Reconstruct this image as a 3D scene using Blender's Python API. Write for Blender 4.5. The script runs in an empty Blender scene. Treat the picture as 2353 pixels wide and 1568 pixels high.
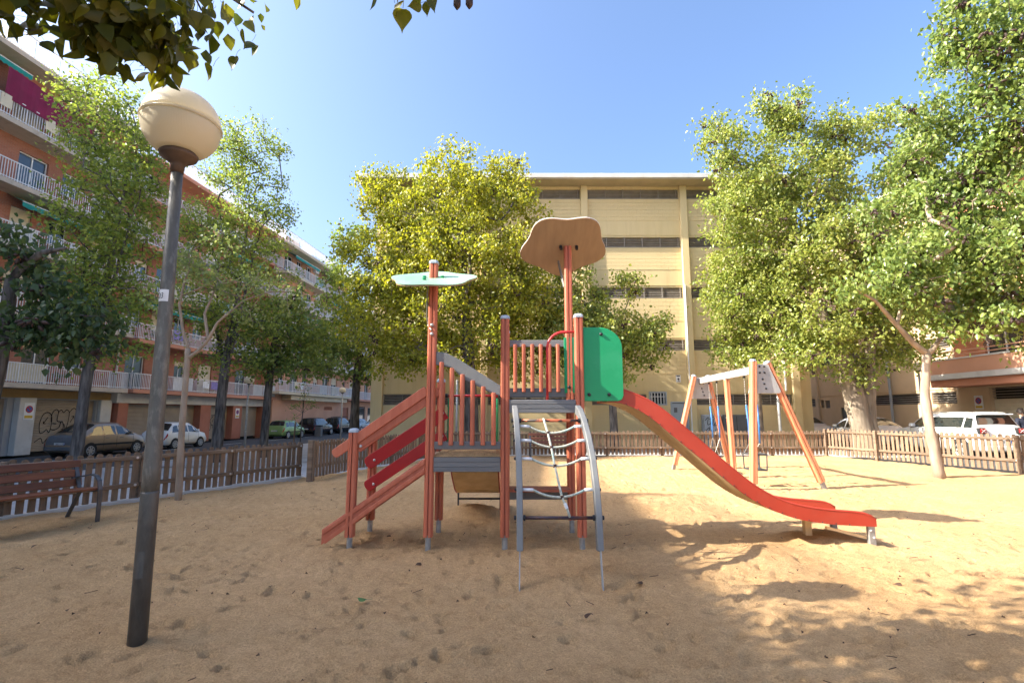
import bpy, bmesh, math, random
import numpy as np
from mathutils import Vector, Matrix

random.seed(7)
RNG = np.random.default_rng(11)
R = math.radians
scene = bpy.context.scene
COL = scene.collection

# ------------------------------------------------------------------ camera
EYE = 1.55
PITCH = 8.0957
cam_data = bpy.data.cameras.new("camera")
cam_data.sensor_width = 36.0
cam_data.lens = 17.862
cam_data.clip_start = 0.05
cam_data.clip_end = 3000
cam = bpy.data.objects.new("camera", cam_data)
cam.location = (0, 0, EYE)
cam.rotation_euler = (R(90 + PITCH), 0, 0)
COL.objects.link(cam)
scene.camera = cam

# ------------------------------------------------------------------ light
SUN_DIR = Vector((-5.29, -1.01, 3.84)).normalized()          # towards the sun
elev = math.asin(SUN_DIR.z)
azim = math.atan2(SUN_DIR.x, SUN_DIR.y)                      # clockwise from +Y
world = bpy.data.worlds.new("World")
scene.world = world
world.use_nodes = True
wn = world.node_tree.nodes
wl = world.node_tree.links
for n in list(wn):
    wn.remove(n)
sky = wn.new("ShaderNodeTexSky")
sky.sky_type = 'NISHITA'
sky.sun_disc = False
sky.sun_elevation = elev
sky.sun_rotation = azim
sky.altitude = 20
sky.air_density = 1.0
sky.dust_density = 5.4
sky.ozone_density = 5.5
bg = wn.new("ShaderNodeBackground")
bg.inputs["Strength"].default_value = 0.11
wo = wn.new("ShaderNodeOutputWorld")
wl.new(sky.outputs[0], bg.inputs[0])
wl.new(bg.outputs[0], wo.inputs[0])

sun_data = bpy.data.lights.new("sun", 'SUN')
sun_data.energy = 4.2
sun_data.angle = R(0.53)
sun_data.color = (1.0, 0.92, 0.79)
sun = bpy.data.objects.new("sun", sun_data)
sun.rotation_euler = SUN_DIR.to_track_quat('Z', 'Y').to_euler()
sun.location = (-40, -10, 40)
COL.objects.link(sun)

vs = scene.view_settings
vs.view_transform = 'Standard'
vs.look = 'None'
vs.gamma = 1.0
vs.use_curve_mapping = False
vs.exposure = 2.0
scene.cycles.max_bounces = 6
scene.cycles.diffuse_bounces = 3
scene.cycles.glossy_bounces = 3
scene.cycles.transmission_bounces = 4
scene.cycles.transparent_max_bounces = 6

# ------------------------------------------------------------------ helpers
_F = 1167.0 / 1176.0
_c, _s = math.cos(R(PITCH)), math.sin(R(PITCH))
def at(px, py, Y):
    """world point at depth Y on the sight line measured in the photograph (2352 wide)"""
    u = (px - 1176) / 1167.0
    v = (784 - py) / 1167.0
    ry = _c - _s * v
    t = Y / ry
    return Vector((u * t, Y, EYE + (_s + _c * v) * t))

class MB:
    def __init__(self):
        self.v = []
        self.f = []
    def add(self, vs_, fs_):
        o = len(self.v)
        self.v.extend([tuple(p) for p in vs_])
        self.f.extend([tuple(i + o for i in f) for f in fs_])
        return self
    def box(self, x0, x1, y0, y1, z0, z1):
        return self.add([(x0,y0,z0),(x1,y0,z0),(x1,y1,z0),(x0,y1,z0),(x0,y0,z1),(x1,y0,z1),(x1,y1,z1),(x0,y1,z1)],
                        [(0,3,2,1),(4,5,6,7),(0,1,5,4),(1,2,6,5),(2,3,7,6),(3,0,4,7)])
    def beam(self, p, q, w, h, up=(0,0,1)):
        p, q, up = Vector(p), Vector(q), Vector(up)
        d = (q - p).normalized()
        s = d.cross(up)
        if s.length < 1e-5:
            s = d.cross(Vector((0,1,0)))
        s.normalize()
        u = s.cross(d)
        s = s * (w/2); u = u * (h/2)
        return self.add([p-s-u, p+s-u, p+s+u, p-s+u, q-s-u, q+s-u, q+s+u, q-s+u],
                        [(3,2,1,0),(4,5,6,7),(0,1,5,4),(1,2,6,5),(2,3,7,6),(3,0,4,7)])
    def tube(self, pts, r, n=8, caps=True):
        pts = [Vector(p) for p in pts]
        rs = r if isinstance(r, (list, tuple)) else [r]*len(pts)
        o = len(self.v)
        prev = None
        for i, p in enumerate(pts):
            a = pts[max(i-1, 0)]; b = pts[min(i+1, len(pts)-1)]
            d = (b - a).normalized()
            if prev is None:
                s = d.cross(Vector((0,0,1)))
                if s.length < 1e-3: s = d.cross(Vector((0,1,0)))
            else:
                s = prev - d * prev.dot(d)
            s.normalize(); prev = s
            u = d.cross(s)
            for k in range(n):
                an = 2*math.pi*k/n
                self.v.append(tuple(p + s*(math.cos(an)*rs[i]) + u*(math.sin(an)*rs[i])))
        for i in range(len(pts)-1):
            for k in range(n):
                a = o + i*n + k; b = o + i*n + (k+1) % n
                self.f.append((a, b, b+n, a+n))
        if caps:
            self.f.append(tuple(o + k for k in range(n))[::-1])
            self.f.append(tuple(o + (len(pts)-1)*n + k for k in range(n)))
        return self
    def prism(self, base, vec):
        vec = Vector(vec); n = len(base)
        b = [Vector(p) for p in base]
        vs_ = b + [p + vec for p in b]
        fs_ = [tuple(range(n))[::-1], tuple(range(n, 2*n))]
        for i in range(n):
            j = (i+1) % n
            fs_.append((i, j, j+n, i+n))
        return self.add(vs_, fs_)
    def lathe(self, prof, c=(0,0,0), n=24):
        c = Vector(c); o = len(self.v)
        for r, z in prof:
            for k in range(n):
                an = 2*math.pi*k/n
                self.v.append((c.x + r*math.cos(an), c.y + r*math.sin(an), c.z + z))
        for i in range(len(prof)-1):
            for k in range(n):
                a = o+i*n+k; b = o+i*n+(k+1)%n
                self.f.append((a, b, b+n, a+n))
        self.f.append(tuple(o+k for k in range(n))[::-1])
        self.f.append(tuple(o+(len(prof)-1)*n+k for k in range(n)))
        return self
    def disc(self, c, axis, r, t, n=14):
        c = Vector(c); axis = Vector(axis).normalized()
        return self.tube([c, c + axis*t], r, n)
    def mesh(self, name, off=None, bevel=0, recalc=True):
        me = bpy.data.meshes.new(name)
        v = self.v
        if off is not None:
            v = [(p[0]-off[0], p[1]-off[1], p[2]-off[2]) for p in v]
        me.from_pydata(v, [], self.f)
        if recalc or bevel:
            bm = bmesh.new(); bm.from_mesh(me)
            bmesh.ops.recalc_face_normals(bm, faces=bm.faces)
            if bevel:
                ed = [e for e in bm.edges if len(e.link_faces) == 2 and e.calc_face_angle(0) > 0.6]
                bmesh.ops.bevel(bm, geom=ed, offset=bevel, segments=1, affect='EDGES', clamp_overlap=True)
            bm.to_mesh(me); bm.free()
        me.update()
        return me
    def build(self, name, m, parent=None, smooth=False, bevel=0, off=None, recalc=True):
        if off is None and parent is not None:
            off = parent.get("_o")
        me = self.mesh(name, off, bevel, recalc)
        return link(name, me, m, parent, smooth)

def link(name, me, m=None, parent=None, smooth=False):
    if m is not None and len(me.materials) == 0:
        me.materials.append(m)
    if smooth:
        for p in me.polygons: p.use_smooth = True
    o = bpy.data.objects.new(name, me)
    COL.objects.link(o)
    if parent is not None:
        o.parent = parent
        if parent.get("_o") is not None:
            o["_o"] = list(parent["_o"])
    return o

def inst(name, me, parent=None, loc=(0,0,0), rot=(0,0,0), scale=(1,1,1)):
    o = bpy.data.objects.new(name, me)
    COL.objects.link(o)
    o.location = loc; o.rotation_euler = rot; o.scale = scale
    if parent is not None: o.parent = parent
    return o

def tag(o, label, cat, group=None):
    o["label"] = label; o["category"] = cat
    if group: o["group"] = group
    return o

def thing(name, label, cat, loc=(0,0,0), rotz=0.0, group=None, world_parts=False):
    """an Empty at the thing's base; with world_parts its parts are given in world metres"""
    o = bpy.data.objects.new(name, None)
    o.empty_display_size = 0.2
    COL.objects.link(o)
    o.location = loc; o.rotation_euler = (0, 0, rotz)
    tag(o, label, cat, group)
    if world_parts: o["_o"] = list(loc)
    return o

def struct(o):
    o["kind"] = "structure"
    return o

# ------------------------------------------------------------------ materials
def _nt(name):
    m = bpy.data.materials.new(name)
    m.use_nodes = True
    nt = m.node_tree
    b = nt.nodes["Principled BSDF"]
    return m, nt, b

def mat(name, c1, c2=None, scale=4.0, rough=0.6, metal=0.0, bump=0.0, bscale=None, stretch=(1,1,1), detail=6,
        lo=0.35, hi=0.65, spec=0.4, c3=None, s3=1.2, a3=0.6, rnd=0.0, coat=0.0):
    """two-tone noise colour, optional large stains (c3), bump and per-object variation"""
    m, nt, b = _nt(name)
    N, L = nt.nodes, nt.links
    b.inputs["Roughness"].default_value = rough
    b.inputs["Metallic"].default_value = metal
    b.inputs["Specular IOR Level"].default_value = spec
    if coat: 
        b.inputs["Coat Weight"].default_value = coat
        b.inputs["Coat Roughness"].default_value = 0.08
    tc = N.new("ShaderNodeTexCoord")
    mp = N.new("ShaderNodeMapping")
    mp.inputs["Scale"].default_value = stretch
    L.new(tc.outputs["Object"], mp.inputs["Vector"])
    vec = mp.outputs[0]
    if rnd:
        oi = N.new("ShaderNodeObjectInfo")
        ad = N.new("ShaderNodeVectorMath"); ad.operation = 'ADD'
        mu = N.new("ShaderNodeVectorMath"); mu.operation = 'SCALE'; mu.inputs["Scale"].default_value = 37.0
        cx = N.new("ShaderNodeCombineXYZ")
        for i in range(3): L.new(oi.outputs["Random"], cx.inputs[i])
        L.new(cx.outputs[0], mu.inputs[0]); L.new(mu.outputs[0], ad.inputs[1]); L.new(vec, ad.inputs[0])
        vec = ad.outputs[0]
    no = N.new("ShaderNodeTexNoise"); no.inputs["Scale"].default_value = scale; no.inputs["Detail"].default_value = detail
    L.new(vec, no.inputs["Vector"])
    if c2 is None: c2 = tuple(x*0.8 for x in c1)
    ra = N.new("ShaderNodeValToRGB")
    ra.color_ramp.elements[0].position = lo; ra.color_ramp.elements[0].color = (*c2, 1)
    ra.color_ramp.elements[1].position = hi; ra.color_ramp.elements[1].color = (*c1, 1)
    L.new(no.outputs["Fac"], ra.inputs[0])
    out = ra.outputs[0]
    if c3 is not None:
        n3 = N.new("ShaderNodeTexNoise"); n3.inputs["Scale"].default_value = s3; n3.inputs["Detail"].default_value = 8
        n3.inputs["Roughness"].default_value = 0.65
        L.new(vec, n3.inputs["Vector"])
        r3 = N.new("ShaderNodeValToRGB")
        r3.color_ramp.elements[0].position = 0.5; r3.color_ramp.elements[0].color = (0,0,0,1)
        r3.color_ramp.elements[1].position = 0.68; r3.color_ramp.elements[1].color = (a3,a3,a3,1)
        L.new(n3.outputs["Fac"], r3.inputs[0])
        mx = N.new("ShaderNodeMix"); mx.data_type = 'RGBA'
        L.new(r3.outputs[0], mx.inputs[0]); L.new(out, mx.inputs[6]); mx.inputs[7].default_value = (*c3, 1)
        out = mx.outputs[2]
    if rnd:
        hs = N.new("ShaderNodeHueSaturation")
        mr = N.new("ShaderNodeMapRange"); mr.inputs["To Min"].default_value = 1-rnd; mr.inputs["To Max"].default_value = 1+rnd
        L.new(oi.outputs["Random"], mr.inputs[0]); L.new(mr.outputs[0], hs.inputs["Value"]); L.new(out, hs.inputs["Color"])
        out = hs.outputs[0]
    L.new(out, b.inputs["Base Color"])
    if bump:
        nb = N.new("ShaderNodeTexNoise"); nb.inputs["Scale"].default_value = bscale or scale*4; nb.inputs["Detail"].default_value = 5
        L.new(vec, nb.inputs["Vector"])
        bp = N.new("ShaderNodeBump"); bp.inputs["Strength"].default_value = min(1, bump); bp.inputs["Distance"].default_value = 0.02
        L.new(nb.outputs["Fac"], bp.inputs["Height"]); L.new(bp.outputs[0], b.inputs["Normal"])
    return m

def mat_leaf(name, cA, cB, trans=0.35, rough=0.5):
    m, nt, b = _nt(name)
    N, L = nt.nodes, nt.links
    at_ = N.new("ShaderNodeAttribute"); at_.attribute_name = "tint"
    oi = N.new("ShaderNodeObjectInfo")
    ra = N.new("ShaderNodeMix"); ra.data_type = 'RGBA'
    ra.inputs[6].default_value = (*cA, 1); ra.inputs[7].default_value = (*cB, 1)
    L.new(at_.outputs["Fac"], ra.inputs[0])
    L.new(ra.outputs[2], b.inputs["Base Color"])
    b.inputs["Roughness"].default_value = rough
    b.inputs["Specular IOR Level"].default_value = 0.45
    tr = N.new("ShaderNodeBsdfTranslucent")
    hs = N.new("ShaderNodeHueSaturation"); hs.inputs["Value"].default_value = 1.5; hs.inputs["Saturation"].default_value = 1.1
    L.new(ra.outputs[2], hs.inputs["Color"]); L.new(hs.outputs[0], tr.inputs["Color"])
    mx = N.new("ShaderNodeMixShader"); mx.inputs[0].default_value = trans
    L.new(b.outputs[0], mx.inputs[1]); L.new(tr.outputs[0], mx.inputs[2])
    out = N["Material Output"] if "Material Output" in N else N.new("ShaderNodeOutputMaterial")
    L.new(mx.outputs[0], out.inputs["Surface"])
    return m

def mat_brick(name, c1, c2, cm, w=0.24, h=0.07, bump=0.3):
    m, nt, b = _nt(name)
    N, L = nt.nodes, nt.links
    tc = N.new("ShaderNodeTexCoord")
    sx = N.new("ShaderNodeSeparateXYZ"); L.new(tc.outputs["Object"], sx.inputs[0])
    ad = N.new("ShaderNodeMath"); ad.operation = 'ADD'
    L.new(sx.outputs[0], ad.inputs[0]); L.new(sx.outputs[1], ad.inputs[1])
    cb = N.new("ShaderNodeCombineXYZ"); L.new(ad.outputs[0], cb.inputs[0]); L.new(sx.outputs[2], cb.inputs[1])
    br = N.new("ShaderNodeTexBrick")
    br.inputs["Scale"].default_value = 1.0
    br.inputs["Brick Width"].default_value = w; br.inputs["Row Height"].default_value = h
    br.inputs["Mortar Size"].default_value = 0.007
    br.inputs["Color1"].default_value = (*c1, 1); br.inputs["Color2"].default_value = (*c2, 1); br.inputs["Mortar"].default_value = (*cm, 1)
    L.new(cb.outputs[0], br.inputs["Vector"])
    no = N.new("ShaderNodeTexNoise"); no.inputs["Scale"].default_value = 0.8; no.inputs["Detail"].default_value = 8
    L.new(tc.outputs["Object"], no.inputs["Vector"])
    hs = N.new("ShaderNodeHueSaturation")
    mr = N.new("ShaderNodeMapRange"); mr.inputs["From Min"].default_value = 0.3; mr.inputs["From Max"].default_value = 0.7
    mr.inputs["To Min"].default_value = 0.75; mr.inputs["To Max"].default_value = 1.15
    L.new(no.outputs["Fac"], mr.inputs[0]); L.new(mr.outputs[0], hs.inputs["Value"]); L.new(br.outputs["Color"], hs.inputs["Color"])
    L.new(hs.outputs[0], b.inputs["Base Color"])
    b.inputs["Roughness"].default_value = 0.85
    bp = N.new("ShaderNodeBump"); bp.inputs["Strength"].default_value = bump; bp.inputs["Distance"].default_value = 0.01; bp.invert = True
    L.new(br.outputs["Fac"], bp.inputs["Height"]); L.new(bp.outputs[0], b.inputs["Normal"])
    return m

def mat_glass(name, c=(0.03,0.04,0.05), rough=0.05):
    m, nt, b = _nt(name)
    b.inputs["Base Color"].default_value = (*c, 1)
    b.inputs["Roughness"].default_value = rough
    b.inputs["Specular IOR Level"].default_value = 0.9
    return m

M = {}
M['sand'] = None
M['orange'] = mat("painted orange wood", (0.50,0.138,0.072), (0.42,0.108,0.056), 3, 0.5, bump=0.12, bscale=30, stretch=(6,6,0.6), c3=(0.42,0.15,0.092), s3=3, a3=0.35, rnd=0.08)
M['red'] = mat("painted red board", (0.36,0.012,0.014), (0.29,0.010,0.012), 3, 0.4, bump=0.08, bscale=20, rnd=0.08)
M['slidered'] = mat("slide red plastic", (0.43,0.048,0.025), (0.36,0.038,0.019), 2, 0.35, c3=(0.38,0.07,0.042), s3=5, a3=0.3)
M['greyboard'] = mat("grey painted wood", (0.185,0.187,0.19), (0.145,0.148,0.152), 3, 0.6, bump=0.25, bscale=25, stretch=(0.6,6,6), c3=(0.15,0.135,0.115), s3=3, a3=0.5, rnd=0.06)
M['greyrail'] = mat("grey painted rail", (0.205,0.21,0.208), (0.155,0.16,0.162), 4, 0.55, bump=0.15, bscale=25, c3=(0.15,0.14,0.12), s3=4, a3=0.5)
M['cap'] = mat("grey blue plastic cap", (0.36,0.41,0.47), (0.30,0.35,0.41), 8, 0.45)
M['galv'] = mat("galvanised steel", (0.40,0.40,0.38), (0.28,0.28,0.27), 12, 0.5, 0.5)
M['darkmetal'] = mat("dark metal", (0.045,0.045,0.05), (0.03,0.03,0.032), 10, 0.45, 0.4)
M['bolt'] = mat("bolt head", (0.55,0.54,0.52), (0.42,0.41,0.40), 12, 0.4, 0.3)
M['boltblack'] = mat("black plastic bolt", (0.025,0.025,0.028), None, 8, 0.4)
M['green'] = mat("green plastic panel", (0.012,0.30,0.115), (0.010,0.25,0.095), 1.5, 0.35, c3=(0.05,0.33,0.16), s3=2.5, a3=0.4)
M['palegreen'] = mat("pale green sheet", (0.27,0.45,0.31), (0.23,0.39,0.265), 3, 0.5)
M['tansheet'] = mat("plywood sheet", (0.36,0.25,0.155), (0.31,0.21,0.13), 2.5, 0.7, stretch=(5,1,1), bump=0.05, c3=(0.27,0.18,0.11), s3=3, a3=0.35)
M['plyslide'] = mat("raw plywood", (0.76,0.58,0.33), (0.66,0.48,0.25), 5, 0.75, c3=(0.52,0.37,0.19), s3=6, a3=0.5, bump=0.1)
M['redtube'] = mat("red steel tube", (0.55,0.03,0.035), (0.46,0.03,0.03), 6, 0.35)
M['wornbar'] = mat("worn orange bar", (0.62,0.16,0.07), (0.05,0.035,0.03), 9, 0.5, lo=0.45, hi=0.52)
M['darkbar'] = mat("worn dark bar", (0.05,0.035,0.045), (0.16,0.05,0.03), 7, 0.35, lo=0.42, hi=0.55, metal=0.3)
M['rope'] = mat("weathered rope", (0.52,0.52,0.43), (0.36,0.37,0.31), 30, 0.9, bump=0.6, bscale=60, c3=(0.22,0.42,0.42), s3=6, a3=0.7)
M['whiteplastic'] = mat("white plastic", (0.75,0.76,0.77), (0.66,0.67,0.68), 6, 0.4)
M['fence'] = mat("weathered fence wood", (0.27,0.19,0.125), (0.15,0.098,0.062), 2.2, 0.85, bump=0.4, bscale=18, stretch=(8,8,0.7), c3=(0.085,0.058,0.04), s3=2.2, a3=0.75, rnd=0.22)
M['rail'] = mat("weathered fence rail", (0.23,0.165,0.11), (0.14,0.095,0.062), 2.2, 0.85, bump=0.4, bscale=18, stretch=(0.8,0.8,6), c3=(0.09,0.065,0.045), s3=1.6, a3=0.6, rnd=0.15)
M['pole'] = mat("grey painted lamp pole", (0.14,0.134,0.118), (0.10,0.096,0.085), 5, 0.5, stretch=(3,3,1), metal=0.25, c3=(0.26,0.25,0.215), s3=9, a3=0.6, bump=0.15, bscale=20)
M['poledark'] = mat("darker lower pole", (0.108,0.104,0.094), (0.075,0.072,0.066), 6, 0.45, stretch=(3,3,1), metal=0.25, c3=(0.13,0.125,0.11), s3=14, a3=0.5, bump=0.15, bscale=20)  # slightly darker tone for the lower length of the lamp pole
M['benchwood'] = mat("varnished bench slat", (0.17,0.055,0.022), (0.105,0.033,0.014), 2.5, 0.45, bump=0.15, bscale=18, stretch=(1,8,8), rnd=0.15)
M['benchiron'] = mat("dark cast iron", (0.10,0.105,0.115), (0.07,0.075,0.08), 8, 0.45, 0.5)
M['bark'] = mat("grey brown bark", (0.20,0.155,0.115), (0.085,0.064,0.048), 5, 0.95, bump=0.9, bscale=12, stretch=(2.5,2.5,0.5))
M['barkdark'] = mat("dark fissured bark", (0.17,0.15,0.13), (0.045,0.038,0.034), 4, 0.95, bump=1.0, bscale=10, stretch=(2.5,2.5,0.45))
M['barkpale'] = mat("pale smooth bark", (0.36,0.28,0.205), (0.23,0.175,0.125), 3, 0.9, bump=0.4, bscale=14, stretch=(2,2,0.7))
M['barkmid'] = mat("grey cream bark", (0.30,0.24,0.175), (0.16,0.125,0.09), 3, 0.95, bump=0.7, bscale=12, stretch=(2.2,2.2,0.5))
M['pod'] = mat("dark seed pod", (0.055,0.028,0.018), (0.025,0.014,0.010), 9, 0.6)
M['yellow'] = mat("cream yellow painted block", (0.69,0.55,0.305), (0.63,0.495,0.265), 1.4, 0.85, bump=0.25, bscale=40, c3=(0.56,0.44,0.24), s3=0.7, a3=0.45)
M['yellowpanel'] = mat("cream yellow panel", (0.67,0.535,0.295), (0.60,0.475,0.255), 0.9, 0.85, bump=0.12, bscale=30, stretch=(2.2,1,0.22), c3=(0.50,0.385,0.205), s3=0.9, a3=0.7)
M['louver'] = mat("brown grey louver", (0.30,0.27,0.235), (0.24,0.21,0.18), 3, 0.6)
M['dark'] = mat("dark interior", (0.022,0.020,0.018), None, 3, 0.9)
M['roofmetal'] = mat("pale roof edge", (0.60,0.585,0.55), (0.50,0.485,0.455), 2, 0.6)
M['soffit'] = mat("beige soffit", (0.50,0.42,0.29), (0.43,0.36,0.25), 2, 0.85)
M['beige'] = mat("pinkish beige render", (0.60,0.45,0.285), (0.54,0.40,0.25), 0.8, 0.9, c3=(0.47,0.35,0.22), s3=0.6, a3=0.4)
M['brick'] = mat_brick("red brick", (0.40,0.14,0.08), (0.33,0.11,0.063), (0.31,0.21,0.15))
M['brickright'] = mat_brick("orange brick", (0.56,0.20,0.09), (0.48,0.165,0.075), (0.44,0.27,0.17))
M['concrete'] = mat("stained slab concrete", (0.54,0.46,0.37), (0.46,0.385,0.30), 1.5, 0.9, c3=(0.22,0.175,0.135), s3=1.5, a3=0.55)
M['cream'] = mat("cream render", (0.62,0.52,0.36), (0.54,0.45,0.31), 1, 0.9)
M['salmon'] = mat("salmon render", (0.58,0.26,0.165), (0.51,0.225,0.14), 0.8, 0.9, c3=(0.43,0.20,0.13), s3=0.7, a3=0.4)
M['salmonwall'] = mat("light salmon render", (0.62,0.335,0.21), (0.56,0.295,0.185), 0.7, 0.9, c3=(0.47,0.26,0.17), s3=0.6, a3=0.35)
M['terracotta'] = mat("terracotta paint", (0.43,0.165,0.10), (0.37,0.14,0.085), 1.5, 0.85)
M['whitewall'] = mat("off white render", (0.62,0.60,0.56), (0.53,0.51,0.47), 1, 0.9, c3=(0.40,0.36,0.31), s3=1.1, a3=0.5)
M['greywall'] = mat("grey render", (0.40,0.39,0.38), (0.34,0.33,0.32), 1, 0.9)
M['ochre'] = mat("ochre band", (0.46,0.29,0.11), (0.40,0.25,0.095), 1.2, 0.9, c3=(0.30,0.19,0.08), s3=1.4, a3=0.5)
M['white'] = mat("white paint", (0.76,0.75,0.74), (0.66,0.65,0.64), 3, 0.5)
M['shutter'] = mat("beige roller shutter", (0.36,0.29,0.21), (0.30,0.24,0.175), 1.3, 0.55, c3=(0.24,0.19,0.14), s3=1.2, a3=0.4)
M['shuttercream'] = mat("cream blind", (0.66,0.58,0.42), (0.58,0.50,0.36), 2, 0.7)
M['awning'] = mat("green awning cloth", (0.012,0.24,0.20), (0.010,0.19,0.155), 3, 0.8)
M['magenta'] = mat("magenta cloth", (0.20,0.012,0.055), (0.155,0.010,0.042), 2, 0.85, bump=0.2, bscale=8)
M['glass'] = mat_glass("window glass")
M['carglass'] = mat_glass("car glass", (0.02,0.025,0.025), 0.03)
M['asphalt'] = mat("asphalt", (0.075,0.073,0.072), (0.055,0.054,0.053), 6, 0.9, bump=0.3, bscale=60, c3=(0.10,0.097,0.092), s3=0.5, a3=0.5)
M['paving'] = mat("grey paving", (0.40,0.395,0.39), (0.33,0.325,0.32), 1.5, 0.9, c3=(0.27,0.26,0.25), s3=0.8, a3=0.5)
M['kerb'] = mat("pale kerb stone", (0.50,0.475,0.43), (0.42,0.40,0.36), 2, 0.9)
M['paint'] = mat("road paint", (0.74,0.74,0.72), (0.60,0.60,0.58), 6, 0.8)
M['tyre'] = mat("tyre rubber", (0.022,0.022,0.023), None, 8, 0.85)
M['rim'] = mat("alloy rim", (0.50,0.50,0.50), (0.40,0.40,0.40), 5, 0.35, 0.6)
M['tail'] = mat("red tail lamp", (0.42,0.012,0.012), None, 5, 0.2)
M['plate'] = mat("number plate", (0.72,0.72,0.70), None, 5, 0.4)
M['ink'] = mat("black spray paint", (0.035,0.028,0.028), None, 8, 0.8)
M['blueslv'] = mat("blue chain sleeve", (0.05,0.19,0.52), (0.04,0.15,0.42), 6, 0.45)
M['chain'] = mat("steel chain", (0.42,0.40,0.36), (0.22,0.20,0.18), 40, 0.4, 0.6)
M['swingwood'] = mat("swing frame wood", (0.66,0.26,0.13), (0.57,0.205,0.10), 3, 0.55, bump=0.15, bscale=30, stretch=(5,5,0.7), c3=(0.60,0.33,0.19), s3=2, a3=0.6, rnd=0.06)
M['swingbeam'] = mat("swing beam", (0.38,0.38,0.37), (0.31,0.31,0.30), 4, 0.6, c3=(0.24,0.235,0.21), s3=3, a3=0.4)
M['purple'] = mat("lilac cloth", (0.30,0.25,0.52), None, 4, 0.9)
M['signred'] = mat("sign red", (0.42,0.02,0.03), None, 5, 0.5)
M['signyellow'] = mat("sign yellow", (0.68,0.42,0.03), None, 5, 0.5)
M['signblue'] = mat("sign blue", (0.04,0.10,0.34), None, 5, 0.5)
M['greydoor'] = mat("grey steel door", (0.36,0.40,0.44), (0.30,0.34,0.38), 2, 0.5, c3=(0.25,0.27,0.29), s3=2, a3=0.4)
M['cabinet'] = mat("dark grey cabinet", (0.13,0.135,0.14), (0.10,0.105,0.11), 2, 0.55)
M['skin'] = mat("skin", (0.55,0.33,0.24), None, 6, 0.55)
M['navy'] = mat("navy jacket", (0.018,0.022,0.042), (0.012,0.015,0.03), 6, 0.85, bump=0.3, bscale=14)
M['trouser'] = mat("dark purple trousers", (0.05,0.015,0.10), None, 6, 0.9)
M['hair'] = mat("dark hair", (0.018,0.012,0.010), None, 20, 0.7)

def mat_globe():
    m, nt, b = _nt("cream diffuser plastic")
    N, L = nt.nodes, nt.links
    b.inputs["Base Color"].default_value = (0.86,0.78,0.60,1)
    b.inputs["Roughness"].default_value = 0.22
    b.inputs["Specular IOR Level"].default_value = 0.55
    tc = N.new("ShaderNodeTexCoord"); sx = N.new("ShaderNodeSeparateXYZ"); L.new(tc.outputs["Object"], sx.inputs[0])
    a2 = N.new("ShaderNodeMath"); a2.operation = 'ARCTAN2'; L.new(sx.outputs[1], a2.inputs[0]); L.new(sx.outputs[0], a2.inputs[1])
    mu = N.new("ShaderNodeMath"); mu.operation = 'MULTIPLY'; mu.inputs[1].default_value = 150; L.new(a2.outputs[0], mu.inputs[0])
    si = N.new("ShaderNodeMath"); si.operation = 'SINE'; L.new(mu.outputs[0], si.inputs[0])
    bp = N.new("ShaderNodeBump"); bp.inputs["Strength"].default_value = 0.25; bp.inputs["Distance"].default_value = 0.003
    L.new(si.outputs[0], bp.inputs["Height"]); L.new(bp.outputs[0], b.inputs["Normal"])
    tr = N.new("ShaderNodeBsdfTranslucent"); tr.inputs[0].default_value = (0.88,0.80,0.62,1)
    mx = N.new("ShaderNodeMixShader"); mx.inputs[0].default_value = 0.42
    L.new(b.outputs[0], mx.inputs[1]); L.new(tr.outputs[0], mx.inputs[2])
    L.new(mx.outputs[0], N["Material Output"].inputs["Surface"])
    return m
M['globe'] = mat_globe()

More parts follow.
